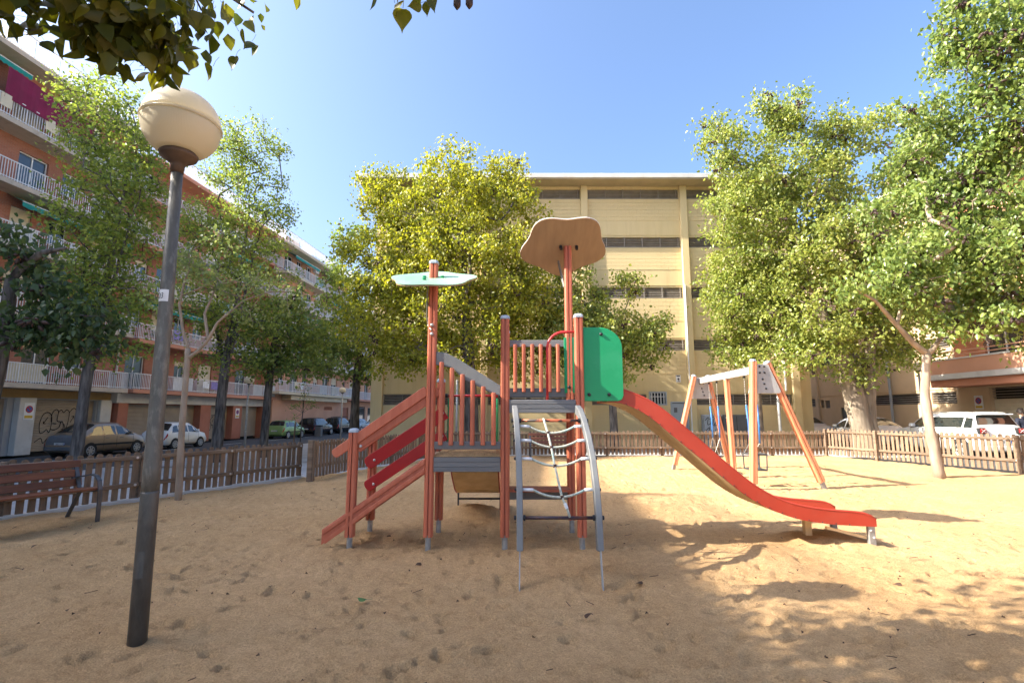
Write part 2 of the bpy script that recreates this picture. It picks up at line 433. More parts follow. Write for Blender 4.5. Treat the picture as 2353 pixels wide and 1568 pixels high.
def mat_sand():
    m, nt, b = _nt("golden sand")
    N, L = nt.nodes, nt.links
    tc = N.new("ShaderNodeTexCoord")
    def noise(s, d=6, r=0.6):
        n = N.new("ShaderNodeTexNoise"); n.inputs["Scale"].default_value = s; n.inputs["Detail"].default_value = d; n.inputs["Roughness"].default_value = r
        L.new(tc.outputs["Object"], n.inputs["Vector"]); return n
    n1 = noise(0.7, 8); n2 = noise(85, 5, 0.75); n3 = noise(11, 10, 0.8)
    r1 = N.new("ShaderNodeValToRGB")
    r1.color_ramp.elements[0].position = 0.3; r1.color_ramp.elements[0].color = (0.69,0.445,0.222,1)
    r1.color_ramp.elements[1].position = 0.7; r1.color_ramp.elements[1].color = (0.80,0.55,0.30,1)
    L.new(n1.outputs["Fac"], r1.inputs[0])
    r2 = N.new("ShaderNodeValToRGB")
    r2.color_ramp.elements[0].position = 0.32; r2.color_ramp.elements[0].color = (0.56,0.48,0.41,1)
    r2.color_ramp.elements[1].position = 0.62; r2.color_ramp.elements[1].color = (1.06,1.04,1.0,1)
    L.new(n2.outputs["Fac"], r2.inputs[0])
    mx = N.new("ShaderNodeMix"); mx.data_type = 'RGBA'; mx.blend_type = 'MULTIPLY'; mx.inputs[0].default_value = 0.8
    L.new(r1.outputs[0], mx.inputs[6]); L.new(r2.outputs[0], mx.inputs[7])
    r3 = N.new("ShaderNodeValToRGB")
    r3.color_ramp.elements[0].position = 0.34; r3.color_ramp.elements[0].color = (0.72,0.66,0.60,1)
    r3.color_ramp.elements[1].position = 0.58; r3.color_ramp.elements[1].color = (1,1,1,1)
    L.new(n3.outputs["Fac"], r3.inputs[0])
    m2 = N.new("ShaderNodeMix"); m2.data_type = 'RGBA'; m2.blend_type = 'MULTIPLY'; m2.inputs[0].default_value = 0.7
    L.new(mx.outputs[2], m2.inputs[6]); L.new(r3.outputs[0], m2.inputs[7])
    L.new(m2.outputs[2], b.inputs["Base Color"])
    b.inputs["Roughness"].default_value = 0.95; b.inputs["Specular IOR Level"].default_value = 0.15
    nb = noise(34, 10, 0.75); nc = noise(130, 3)
    ad = N.new("ShaderNodeMath"); ad.operation = 'MULTIPLY_ADD'; ad.inputs[1].default_value = 0.35
    L.new(nc.outputs["Fac"], ad.inputs[0]); L.new(nb.outputs["Fac"], ad.inputs[2])
    bp = N.new("ShaderNodeBump"); bp.inputs["Strength"].default_value = 1.0; bp.inputs["Distance"].default_value = 0.05
    L.new(ad.outputs[0], bp.inputs["Height"]); L.new(bp.outputs[0], b.inputs["Normal"])
    return m
M['sand'] = mat_sand()
def raw_mesh(name, co, faces_flat, nper, tint=None, smooth=False):
    me = bpy.data.meshes.new(name)
    nf = len(faces_flat)//nper
    me.vertices.add(len(co)); me.vertices.foreach_set("co", np.asarray(co, dtype=np.float32).ravel())
    me.loops.add(len(faces_flat)); me.loops.foreach_set("vertex_index", np.asarray(faces_flat, dtype=np.int32))
    me.polygons.add(nf); me.polygons.foreach_set("loop_start", np.arange(0, nf*nper, nper, dtype=np.int32))
    if smooth: me.polygons.foreach_set("use_smooth", np.ones(nf, dtype=bool))
    if tint is not None:
        a = me.attributes.new("tint", 'FLOAT', 'POINT'); a.data.foreach_set("value", np.asarray(tint, dtype=np.float32))
    me.update(calc_edges=True)
    return me

def leaves_mesh(name, centers, n_per, spread, size, rs, droop=0.6, lobed=True, tintbias=None, flat=0.0):
    """centers (k,3); n_per leaves round each; every leaf is a folded blade of its own"""
    k = len(centers)
    N_ = k*n_per
    c = np.repeat(centers, n_per, axis=0) + rs.normal(0, 1, (N_, 3))*np.array([spread, spread, spread*0.8])
    d = rs.normal(0, 1, (N_, 3)); d[:, 2] -= droop*1.6
    d /= np.linalg.norm(d, axis=1)[:, None]
    r = rs.normal(0, 1, (N_, 3)); s = np.cross(d, r); s /= np.linalg.norm(s, axis=1)[:, None]
    u = np.cross(s, d)
    l = size*rs.uniform(0.6, 1.25, N_)[:, None]; w = l*0.36
    if lobed:
        V = np.stack([c, c+d*l*0.30-s*w*1.0+u*l*0.14, c+d*l*0.62-s*w*0.72+u*l*0.08, c+d*l-u*l*0.08, c+d*l*0.62+s*w*0.72+u*l*0.08, c+d*l*0.30+s*w*1.0+u*l*0.14], 1)
        F = np.array([[0, 1, 2], [0, 2, 3], [0, 3, 4], [0, 4, 5]])
    else:
        V = np.stack([c, c+d*l*0.45-s*w+u*l*0.10, c+d*l, c+d*l*0.45+s*w+u*l*0.10], 1)
        F = np.array([[0, 1, 2], [0, 2, 3]])
    nv = V.shape[1]
    faces = (F[None] + (np.arange(N_)*nv)[:, None, None]).reshape(-1)
    t = rs.random(N_)*0.75 + np.repeat(rs.random(k)*0.25, n_per)
    if tintbias is not None: t = np.clip(t + np.repeat(tintbias, n_per), 0, 1)
    return raw_mesh(name, V.reshape(-1, 3), faces, 3, np.repeat(t, nv))

M['potleaf'] = mat_leaf('pot plant leaf', (0.04,0.09,0.02), (0.12,0.20,0.04), 0.3, 0.5)

# ================================================================== THE GROUND
FENCE_L = [(-9.9, 2.8), (-7.55, 7.78), (-5.2, 12.82)]
FENCE_M = [(-4.72, 12.28), (-4.3, 14.3), (-3.13, 17.3), (-2.62, 19.2)]
FENCE_B = [(-2.62, 19.2), (11.75, 19.25)]
FENCE_R = [(11.75, 19.25), (13.34, 13.59), (14.9, 8.0)]
POLY = [(-14.5, -7.0), (-9.9, 2.8), (-5.2, 12.82), (-4.3, 14.3), (-3.13, 17.3), (-2.62, 19.2), (11.75, 19.25), (13.34, 13.59), (14.9, 8.0), (19.0, -7.0)]

def smooth(t):
    t = np.clip(t, 0, 1)
    return t*t*(3-2*t)

def vnoise(x, y, f, seed):
    """value noise on arrays"""
    rs = np.random.default_rng(seed)
    g = rs.random((256, 256))
    X = x*f; Y = y*f
    xi = np.floor(X).astype(int); yi = np.floor(Y).astype(int)
    fx = smooth(X-xi); fy = smooth(Y-yi)
    a = g[xi % 256, yi % 256]; b = g[(xi+1) % 256, yi % 256]; c = g[xi % 256, (yi+1) % 256]; d = g[(xi+1) % 256, (yi+1) % 256]
    return (a*(1-fx)+b*fx)*(1-fy) + (c*(1-fx)+d*fx)*fy - 0.5

def outside(x, y):
    """how far a point lies outside the fenced ground (negative inside)"""
    ly = np.array([-8.0, 2.8, 12.82, 14.3, 17.3, 19.2, 21.0]); lx = np.array([-15.0, -9.9, -5.2, -4.3, -3.13, -2.62, -2.2])
    ry = np.array([-8.0, 8.0, 13.59, 19.25, 21.0]); rx = np.array([19.4, 14.9, 13.34, 11.75, 11.2])
    return np.maximum(np.maximum((np.interp(y, ly, lx)-x)*0.9, (x-np.interp(y, ry, rx))*0.95), y-19.24)

def build_sand():
    xs = np.concatenate([np.arange(-15, -7, 0.16), np.arange(-7, 7.5, 0.028), np.arange(7.5, 20, 0.10)])
    ys = [1.2]
    while ys[-1] < 19.9:
        ys.append(ys[-1] + max(0.02, 0.0072*ys[-1]**1.05))
    ys = np.array([-7, -4, -2, -0.5, 0.5, 0.9] + ys)
    X, Y = np.meshgrid(xs, ys, indexing='ij')
    Z = 0.030*vnoise(X, Y, 0.5, 1) + 0.026*vnoise(X, Y, 1.3, 2) + 0.022*vnoise(X, Y, 3.1, 3) + 0.024*vnoise(X, Y, 7.0, 4) + 0.018*vnoise(X, Y, 16.0, 5)
    rs = np.random.default_rng(5)
    def dent(cx, cy, ax, ay, ang, h, rim=0.35):
        i0, i1 = np.searchsorted(xs, [cx-2.4*max(ax, ay), cx+2.4*max(ax, ay)])
        j0, j1 = np.searchsorted(ys, [cy-2.4*max(ax, ay), cy+2.4*max(ax, ay)])
        if i1 <= i0 or j1 <= j0: return
        dx = X[i0:i1, j0:j1]-cx; dy = Y[i0:i1, j0:j1]-cy
        u = (dx*math.cos(ang)+dy*math.sin(ang))/ax; v = (-dx*math.sin(ang)+dy*math.cos(ang))/ay
        q = u*u+v*v
        Z[i0:i1, j0:j1] += -h*np.exp(-(q*1.15)**2) + rim*h*np.exp(-(np.sqrt(q)-1.3)**2*9)
    for k in range(5200):                                     # foot prints
        cx = rs.uniform(-7, 12); cy = 1.6 + 17*rs.random()**1.7
        ang = rs.uniform(0, math.pi)
        dent(cx, cy, rs.uniform(0.05, 0.13), rs.uniform(0.028, 0.055), ang, rs.uniform(0.010, 0.044))
    for k in range(220):                                      # scuffed ridges
        dent(rs.uniform(-6, 9), rs.uniform(1.8, 11), rs.uniform(0.2, 0.6), rs.uniform(0.02, 0.045), rs.uniform(-0.5, 0.5), rs.uniform(0.006, 0.016), 0.6)
    for (cx, cy, a, h) in [(0.06, 4.95, 0.30, 0.05), (0.84, 4.9, 0.30, 0.05), (0.45, 5.5, 0.5, 0.03), (-0.6, 8.4, 0.45, -0.10), (-0.6, 8.95, 0.4, 0.05), (-2.2, 6.6, 0.45, 0.04),
                           (4.0, 6.6, 0.6, -0.06), (4.8, 6.6, 0.6, 0.05), (5.3, 11.9, 0.7, 0.05), (5.45, 13.7, 0.7, 0.05), (-6.2, 7.1, 0.7, 0.04)]:
        dent(cx, cy, a, a*0.8, 0, h, 0.25)
    o = outside(X, Y)
    Z -= 0.75*smooth((o-0.05)/0.25)
    for (fx, fy) in ((-2.59, 3.77),):
        dent(fx, fy, 0.12, 0.12, 0, -0.015, 0)
    nx, ny = X.shape
    co = np.stack([X, Y, Z], -1).reshape(-1, 3)
    idx = np.arange(nx*ny).reshape(nx, ny)
    q = np.stack([idx[:-1, :-1], idx[1:, :-1], idx[1:, 1:], idx[:-1, 1:]], -1).reshape(-1, 4)
    me = bpy.data.meshes.new("sand")
    me.vertices.add(len(co)); me.vertices.foreach_set("co", co.ravel())
    me.loops.add(q.size); me.loops.foreach_set("vertex_index", q.ravel())
    me.polygons.add(len(q)); me.polygons.foreach_set("loop_start", np.arange(0, q.size, 4))
    me.polygons.foreach_set("use_smooth", np.ones(len(q), dtype=bool))
    me.update(calc_edges=True)
    o = link("sand", me, M['sand'])
    struct(o)
build_sand()

struct(MB().box(-700, 700, -700, 700, -1.3, -0.8).build("ground", M['paving']))

def kerb_x(y): return -14.03 + 0.08*(y-25.8)
def fence_x(y):
    pts = [(-14.5, -7.0), (-9.9, 2.8), (-5.2, 12.82), (-4.3, 14.3), (-3.13, 17.3), (-2.62, 19.2)]
    for (x0, y0), (x1, y1) in zip(pts, pts[1:]):
        if y0 <= y <= y1: return x0 + (x1-x0)*(y-y0)/(y1-y0)
    return pts[-1][0]
def pave_z(x):
    t = min(1, max(0, (-x-3.0)/9.5)); return -0.06 - 0.33*t*t*(3-2*t)

def sheet(rows, name, m):
    mb = MB(); n = len(rows[0])
    vs_ = [p for r in rows for p in r]
    fs_ = [(i*n+k, i*n+k+1, (i+1)*n+k+1, (i+1)*n+k) for i in range(len(rows)-1) for k in range(n-1)]
    mb.add(vs_, fs_)
    o = mb.build(name, m, recalc=False)
    return struct(o)

rows = []
for y in [-7+1.3*i for i in range(21)] :
    a, b = kerb_x(y), fence_x(y)-0.09
    rows.append([(a+(b-a)*k/12, y, pave_z(a+(b-a)*k/12)) for k in range(13)])
sheet(rows, "pavement", M['paving'])
rows = []
for y in [19.32, 20.5, 22, 24, 26.2, 30, 36, 45, 60]:
    a = kerb_x(y); b = 15.3 if y < 26.3 else -6.0
    rows.append([(a+(b-a)*k/16, y, pave_z(a+(b-a)*k/16)) for k in range(17)])
sheet(rows, "pavement", M['paving'])
def road_poly(name, m, pts, z):
    return struct(MB().add([(x, y, z) for x, y in pts], [tuple(range(len(pts)))]).build(name, m, recalc=False))
road_poly("road", M['asphalt'], [(-30, -60), (kerb_x(-60)-0.12, -60), (kerb_x(140)-0.12, 140), (-14, 140)], -0.5)
road_poly("road", M['asphalt'], [(13.2, 3), (21, 3), (21, 70), (15.35, 70), (15.35, 19.4), (12.0, 19.35), (13.6, 13.6), (15.1, 8)], -0.075)
# kerbs
kb = MB()
for y in range(-60, 120, 6):
    kb.beam((kerb_x(y)-0.06, y, -0.45), (kerb_x(y+6)-0.06, y+5.96, -0.45), 0.13, 0.16)
struct(kb.build("kerb", M['kerb']))
# painted parking line on the left road, zebra edge
mk = MB()
for a in range(-10, 60, 6):
    y = 25.8 + a; x = -24.6 + 4.6 + 0.08*a
    mk.add([(x-0.06, y, -0.494), (x+0.06, y, -0.494), (x+0.18, y+3, -0.494), (x+0.06, y+3, -0.494)], [(0, 1, 2, 3)])
struct(mk.build("road_marking", M['paint'], recalc=False))
# concrete edging under the left fence
ed = MB()
for (x0, y0), (x1, y1) in zip(FENCE_L, FENCE_L[1:]):
    ed.beam((x0-0.03, y0, -0.06), (x1-0.03, y1, -0.06), 0.22, 0.22)
struct(ed.build("kerb", M['kerb'], bevel=0.01))
eb = MB()
eb.beam((-2.6, 19.33, -0.06), (11.8, 19.38, -0.06), 0.14, 0.16)
struct(eb.build("kerb", M['kerb']))

# ================================================================== BUILDINGS
def wall_grid(mb, x0, x1, z0, z1, opens, y0=0.0, th=0.28):
    """a wall slab in local x/z with rectangular openings cut through"""
    xs = sorted({x0, x1, *[v for o in opens for v in (o[0], o[1]) if x0 < v < x1]})
    zs = sorted({z0, z1, *[v for o in opens for v in (o[2], o[3]) if z0 < v < z1]})
    for i in range(len(xs)-1):
        run = None
        for j in range(len(zs)-1):
            cx, cz = (xs[i]+xs[i+1])/2, (zs[j]+zs[j+1])/2
            hole = any(o[0] < cx < o[1] and o[2] < cz < o[3] for o in opens)
            if hole:
                if run is not None: mb.box(xs[i], xs[i+1], y0, y0+th, run, zs[j]); run = None
            elif run is None: run = zs[j]
        if run is not None: mb.box(xs[i], xs[i+1], y0, y0+th, run, z1)

def railing(mb, pts, z, h=0.95, step=0.125, bar=0.022):
    """vertical-bar railing along a polyline of (x, y)"""
    for (x0, y0), (x1, y1) in zip(pts, pts[1:]):
        l = math.hypot(x1-x0, y1-y0)
        mb.beam((x0, y0, z+h), (x1, y1, z+h), 0.05, 0.045)
        mb.beam((x0, y0, z+0.09), (x1, y1, z+0.09), 0.03, 0.035)
        n = max(1, int(l/step))
        for k in range(n+1):
            t = k/n; x, y = x0+(x1-x0)*t, y0+(y1-y0)*t
            b = bar if k % 10 else 0.045
            mb.box(x-b/2, x+b/2, y-0.012, y+0.012, z+0.02, z+h)

def slats(mb, x0, x1, y, z0, z1, pitch, depth=0.05):
    z = z0
    while z < z1-0.01:
        zt = min(z+pitch*0.86, z1)
        mb.add([(x0, y, z), (x1, y, z), (x1, y-depth*0.25, z+(zt-z)*0.25), (x0, y-depth*0.25, z+(zt-z)*0.25), (x1, y-depth*0.25, z+(zt-z)*0.75), (x0, y-depth*0.25, z+(zt-z)*0.75), (x1, y, zt), (x0, y, zt)],
               [(0, 1, 2, 3), (3, 2, 4, 5), (5, 4, 6, 7)])
        z += pitch

def window(root, x0, x1, z0, z1, y=0.14, blind=0.0, frame='white'):
    f = MB(); t = 0.06
    f.box(x0, x0+t, y-0.03, y+0.04, z0, z1); f.box(x1-t, x1, y-0.03, y+0.04, z0, z1)
    f.box(x0+t, x1-t, y-0.03, y+0.04, z1-t, z1); f.box(x0+t, x1-t, y-0.03, y+0.04, z0, z0+t)
    xm = (x0+x1)/2
    f.box(xm-0.03, xm+0.03, y-0.032, y+0.038, z0+t, z1-t)
    w = f.build("window", M[frame], root)
    MB().box(x0+t, x1-t, y+0.0, y+0.012, z0+t, z1-t).build("pane", M['glass'], w)
    if blind > 0:
        zb = z1 - (z1-z0)*blind
        b = MB(); slats(b, x0+0.02, x1-0.02, y-0.04, zb, z1-0.02, 0.07, 0.03)
        b.box(x0+0.02, x1-0.02, y-0.036, y-0.034, zb, z1-0.02)
        b.build("blind", M['shuttercream'], w)
    return w

def awning(root, x0, x1, z, out, drop, y=-0.05):
    mb = MB()
    n = 10
    ys = [y, y-out]
    for i in range(n):
        a, b = x0+(x1-x0)*i/n, x0+(x1-x0)*(i+1)/n
        mb.add([(a, y, z), (b, y, z), (b, y-out, z-drop), (a, y-out, z-drop)], [(0, 1, 2, 3)])
        mb.add([(a, y-out, z-drop), (b, y-out, z-drop), (b, y-out, z-drop-0.22), ((a+b)/2, y-out, z-drop-0.29), (a, y-out, z-drop-0.22)], [(0, 1, 2, 3, 4)])
    o = mb.build("awning", M['awning'], root, recalc=False)
    bar = MB(); bar.tube([(x0, y-out, z-drop), (x1, y-out, z-drop)], 0.025, 6)
    bar.build("awning_bar", M['white'], o)
    return o

def ac_unit(root, x, z, y=-0.02):
    mb = MB().box(x, x+0.8, y-0.32, y, z, z+0.55)
    o = mb.build("air_conditioner", M['white'], root, bevel=0.02)
    MB().disc((x+0.3, y-0.32, z+0.28), (0, -1, 0), 0.2, 0.012, 16).build("fan_grille", M['greywall'], o)
    return o

def garage(root, x0, x1, z0, z1, y=0.18, m='shutter', pitch=0.085):
    g = MB(); slats(g, x0, x1, y, z0, z1, pitch, 0.06)
    g.box(x0, x1, y+0.002, y+0.02, z0, z1)
    return g.build("roller_shutter", M[m], root, recalc=False)

def left_frame(a, b=0.0, z=0.0):
    u = Vector((0.0797, 0.9968, 0)); v = Vector((0.9968, -0.0797, 0))
    p = Vector((-24.6, 25.8, 0)) + u*a + v*b
    return (p.x, p.y, z)
LROT = math.atan2(0.9968, 0.0797)
ST = -0.38      # level of the left far pavement

def flats(root, length, slabs, over, wallm, slabm, seed, awn=(), acs=(), blinds=0.5, x_start=0.0, rail_roof=True, side=False, pier=None, skip=(), slabt=0.24):
    """upper storeys: walls with openings, windows, balconies with railings; slabs = top heights of the floors, last = roof"""
    rs = random.Random(seed)
    for i in range(len(slabs)-1):
        z0, z1 = slabs[i], slabs[i+1]-slabt
        opens = []
        x = x_start + rs.uniform(0.5, 1.0)
        while x < length-1.0:
            if rs.random() < 0.5:
                w, s, h = 1.5, 0.03, 2.15
            else:
                w, s, h = 1.05, 0.9, 1.28
            if x + w > length-0.3: break
            opens.append((x, x+w, z0+s, min(z0+s+h, z1-0.18)))
            x += w + rs.uniform(0.75, 1.5)
        mb = MB(); wall_grid(mb, x_start, length, z0, z1, opens)
        mb.build("wall", M[wallm], root, recalc=False)
        for o in opens:
            bl = rs.choice([0, 0.25, 0.4, 0.7, 0.95]) if rs.random() < blinds else 0
            window(root, *o, blind=bl)
        # balcony
        b = MB().box(x_start-(over if side else -0.15), length-0.12, -over, -0.002, z0-slabt, z0).build("balcony", M[slabm], root, bevel=0.01)
        if i not in skip:
            r = MB()
            xs0 = x_start-(over-0.08 if side else -0.2)
            pts = [(xs0, -0.02), (xs0, -over+0.08), (length-0.2, -over+0.08), (length-0.2, -0.02)]
            railing(r, pts, z0)
            r.build("railing", M['white'], b, recalc=False)
            x = x_start + rs.uniform(0.6, 2.0)
            while x < length-2.0:
                k = rs.random()
                if k < 0.30:
                    wd = rs.uniform(0.8, 2.2)
                    MB().box(x, x+wd, -over+0.10, -over+0.115, z0+0.12, z0+0.92).build("balcony_screen", M[rs.choice(['white', 'shuttercream', 'awning', 'whitewall', 'greydoor'])], b)
                elif k < 0.62:
                    pt = MB().lathe([(0.09, 0), (0.13, 0.22), (0.12, 0.24)], (x, -over+0.3, z0+0.003), 10).build("flower_pot", M['terracotta'], b)
                    pl_ = leaves_mesh("pot_plant", np.array([[x, -over+0.3, z0+0.5]]), 60, 0.13, 0.13, np.random.default_rng(rs.randint(0, 9999)), 0.0, False)
                    po_ = link("pot_plant", pl_, M['potleaf'], pt); po_["kind"] = "stuff"
                elif k < 0.8:
                    cw = rs.uniform(0.5, 0.9); cc_ = MB()
                    for q in range(5):
                        a_, b_ = x+cw*q/5, x+cw*(q+1)/5
                        cc_.add([(a_, -over+0.04+0.01*math.sin(q*2), z0+0.35), (b_, -over+0.04+0.01*math.sin(q*2+2), z0+0.33), (b_, -over+0.04, z0+0.99), (a_, -over+0.04, z0+0.99)], [(0, 1, 2, 3)])
                    cc_.build("hung_cloth", M[rs.choice(['white', 'purple', 'shuttercream', 'signblue', 'salmon'])], b, recalc=False)
                x += rs.uniform(1.2, 3.2)
        if i > 0:
            cl = MB().box(x_start, length, 0.0, 0.27, z0-slabt, z0-0.001); cl.build("floor_edge", M[slabm], root, recalc=False)
    zr = slabs[-1]
    rf = MB().box(x_start-(over if side else 0), length, -over-0.05, 9.0, zr-slabt, zr).build("roof", M[slabm], root, bevel=0.01)
    if rail_roof:
        r = MB(); xs0 = x_start-(over-0.08 if side else -0.1)
        railing(r, [(xs0, 6), (xs0, -over+0.05), (length-0.1, -over+0.05), (length-0.1, 6)], zr, 1.05, 0.125, 0.025)
        r.build("railing", M['white'], rf, recalc=False)
    # body behind the facade
    bd = MB(); bd.box(x_start+0.01, length-0.01, 0.30, 9.0, ST-0.3, zr-slabt-0.003)
    bd.build("inner_core", M['dark'], root)
    sw = MB().box(x_start-0.004, x_start+0.16, 0.285, 9.01, ST-0.3, zr-slabt-0.002)
    sw.build("side_wall", M[wallm], root)
    for (i, x0, x1, out, drop) in awn:
        awning(root, x0, x1, slabs[i+1]-slabt-0.02, out, drop, -0.02)
    for (i, x) in acs:
        ac_unit(root, x, slabs[i]+1.9)

# ---- off-frame terrace houses that throw the shade over the playground
def shade_house(a0, a1, top, label):
    t = thing("apartment_building", label, "building", left_frame(a0, 0, 0), LROT)
    L_ = a1-a0
    flats(t, L_, [3.0, 6.2, 9.4, 12.5, 15.6, top], 1.2, 'brick', 'concrete', int(top*10), blinds=0.3)
    g = MB(); wall_grid(g, 0, L_, ST-0.1, 2.76, [(1+4*k, 4+4*k, ST-0.1, 2.1) for k in range(int((L_-1)/4))])
    g.build("ground_floor_wall", M['whitewall'], t, recalc=False)
    for k in range(int((L_-1)/4)): garage(t, 1+4*k, 4+4*k, ST, 2.1)
    return t
shade_house(-46, -20.9, 19.75, "tall brick apartment block beyond the left edge, furthest towards the viewer")
shade_house(-20.85, -5.45, 18.55, "brick apartment block just outside the left edge of the picture")

# ---- building A (nearest on the left)
t = thing("apartment_building", "nearest left brick apartment block with magenta cloth on its top balcony", "building", left_frame(-5.4, 0, 0), LROT)
flats(t, 10.4, [3.02, 6.35, 9.58, 12.5, 15.45, 18.9], 1.2, 'brick', 'concrete', 3, awn=((2, 3.2, 9.8, 0.95, 0.45), (4, 0.4, 2.8, 1.0, 0.5)), acs=((4, 6.6), (3, 8.6)), blinds=0.4)
g = MB(); wall_grid(g, 0, 10.4, ST-0.1, 2.35, [(0.6, 4.6, ST-0.1, 2.3), (6.0, 9.5, ST-0.1, 2.3)])
g.build("ground_floor_wall", M['greywall'], t, recalc=False)
MB().box(0, 10.4, -0.04, 0.3, 2.355, 2.775).build("lintel", M['ochre'], t)
MB().box(4.9, 5.72, -0.35, -0.005, ST-0.1, 2.35).build("pillar", M['whitewall'], t, bevel=0.02)
MB().box(9.62, 10.36, -0.2, -0.005, ST-0.1, 2.35).build("pillar", M['whitewall'], t, bevel=0.02)
garage(t, 0.6, 4.6, ST, 2.3)
shA = garage(t, 6.0, 9.5, ST, 2.3)
def stroke(pts, r, ox, oz, y, sx=1.0, sz=1.0):
    """a flat painted stroke on a facade"""
    mb = MB()
    P_ = [Vector((ox+p[0]*sx, y, oz+p[1]*sz)) for p in pts]
    for a, b in zip(P_, P_[1:]):
        d = (b-a); 
        if d.length < 1e-6: continue
        d.normalize(); n = Vector((-d.z, 0, d.x))*r
        a2 = a-d*r*0.6; b2 = b+d*r*0.6
        mb.add([a2-n, b2-n, b2+n, a2+n], [(0, 1, 2, 3)])
    return mb
def curve(pts, n=6, closed=False):
    P_ = [Vector((p[0], p[1], 0)) for p in pts]; out = []
    N_ = len(P_); rng = range(N_ if closed else N_-1)
    for i in rng:
        p0 = P_[(i-1) % N_] if closed or i > 0 else P_[0]; p1 = P_[i]; p2 = P_[(i+1) % N_]; p3 = P_[(i+2) % N_] if closed or i+2 < N_ else P_[-1]
        for k in range(n):
            s = k/n
            q = 0.5*((2*p1)+(p2-p0)*s+(2*p0-5*p1+4*p2-p3)*s*s+(3*p1-p0-3*p2+p3)*s**3)
            out.append((q.x, q.y))
    out.append((P_[0].x, P_[0].y) if closed else (P_[-1].x, P_[-1].y))
    return out
# bubble letters A L M A with a wave below
gl = MB()
for path, cl in [
    ([(0.05,0.0),(0.0,0.45),(0.15,0.95),(0.42,1.05),(0.62,0.8),(0.62,0.2),(0.55,-0.05),(0.4,0.12),(0.3,0.0),(0.15,-0.08)], True),
    ([(0.2,0.45),(0.4,0.78)], False), ([(0.2,0.45),(0.3,0.44)], False), ([(0.2,0.45),(0.2,0.56)], False),
    ([(0.60,0.55),(0.62,1.0),(0.80,1.22),(0.95,1.1),(0.93,0.6),(1.12,0.52),(1.1,0.25),(0.85,0.08),(0.64,0.12)], False),
    ([(0.70,0.45),(0.90,0.42)], False),
    ([(0.95,1.05),(1.1,1.2),(1.25,1.05),(1.4,1.2),(1.58,1.05),(1.55,0.4),(1.45,0.15),(1.35,0.4)], False),
    ([(1.1,0.3),(1.2,0.55),(1.3,0.4),(1.32,0.15),(1.2,0.1)], False),
    ([(1.58,1.05),(1.8,1.3),(2.0,1.15),(2.08,0.6),(2.0,0.15),(1.85,0.05),(1.75,0.2),(1.6,0.05),(1.5,0.15)], False),
    ([(1.7,0.5),(1.88,0.85)], False), ([(1.88,0.85),(1.75,0.82)], False), ([(1.88,0.85),(1.9,0.7)], False),
    ([(-0.15,-0.55),(0.15,-0.35),(0.3,-0.62),(0.55,-0.35),(0.75,-0.5),(1.0,-0.22),(1.15,-0.38),(1.45,-0.12),(1.6,-0.25),(1.8,-0.1)], False)]:
    s = stroke(curve(path, 6, cl), 0.018, 6.45, 0.62, 0.145, 1.0, 0.95)
    gl.add(s.v, s.f)
gl.build("graffiti", M['ink'], t, recalc=False)["kind"] = "stuff"

cl = MB()
pts = [( -5.4+0, 0)]
n = 24
for i in range(n):
    a = 1.0+4.6*i/n; b = 1.0+4.6*(i+1)/n
    ya = -1.16+0.03*math.sin(i*1.7); yb = -1.16+0.03*math.sin((i+1)*1.7)
    cl.add([(a, ya, 16.0), (b, yb, 16.0), (b, yb-0.02, 17.55-0.3*(i+1)/n), (a, ya-0.02, 17.55-0.3*i/n)], [(0, 1, 2, 3)])
co = cl.mesh("awning_cloth", recalc=False)
cobj = link("awning_cloth", co, M['magenta'])
cobj.location = left_frame(-5.4+0.6, 0, 0.25); cobj.rotation_euler = (0, 0, LROT)
tag(cobj, "dark magenta cloth hung along the top floor balcony of the nearest left block", "cloth")

# ---- building B
t = thing("apartment_building", "long left apartment block with terracotta garage pillars and pink balcony edges", "building", left_frame(5.05, 0, 0), LROT)
flats(t, 16.3, [3.05, 6.15, 9.2, 12.2, 15.2, 18.0], 1.25, 'brick', 'salmon', 9, awn=((1, 0.6, 7.5, 0.95, 0.5), (3, 9, 14, 0.9, 0.4)), acs=((2, 4.0), (3, 11.0)), blinds=0.7)
opn = [(0.9, 4.05), (4.3, 7.45), (8.6, 11.35), (12.55, 15.55)]
g = MB(); wall_grid(g, 0, 16.3, ST-0.1, 2.2, [(a, b, ST-0.1, 2.15) for a, b in opn])
g.build("ground_floor_wall", M['terracotta'], t, recalc=False)
MB().box(-0.02, 16.3, -0.42, 0.3, 2.205, 2.80).build("lintel", M['whitewall'], t, bevel=0.01)
for a, b in [(0.15, 0.9), (7.45, 8.6), (11.35, 12.55), (15.55, 16.25)]:
    MB().box(a, b, -0.4, -0.005, ST-0.1, 2.2).build("pillar", M['terracotta'], t, bevel=0.015)
for a, b in opn: garage(t, a, b, ST, 2.15, 0.16)
dp = MB(); dp.tube([(0.05, -0.12, 18.0), (0.05, -0.12, 3.2), (0.05, -0.4, 2.95), (-0.3, -1.0, 2.75)], 0.055, 8); dp.build("downpipe", M['whitewall'], t)
gf = MB()
for path in [[(0,0),(0.1,0.4),(-0.05,0.7),(0.15,1.0),(0.3,0.85),(0.2,0.6)], [(0.15,1.0),(0.1,1.15),(0.25,1.1),(0.4,1.2),(0.35,1.0)], [(0.1,0.4),(0.3,0.35),(0.25,0.1)], [(-0.3,-0.1),(0,0)]]:
    s = stroke(curve(path, 5), 0.022, 9.4, 0.3, 0.13); gf.add(s.v, s.f)
gf.build("graffiti", M['ink'], t, recalc=False)["kind"] = "stuff"

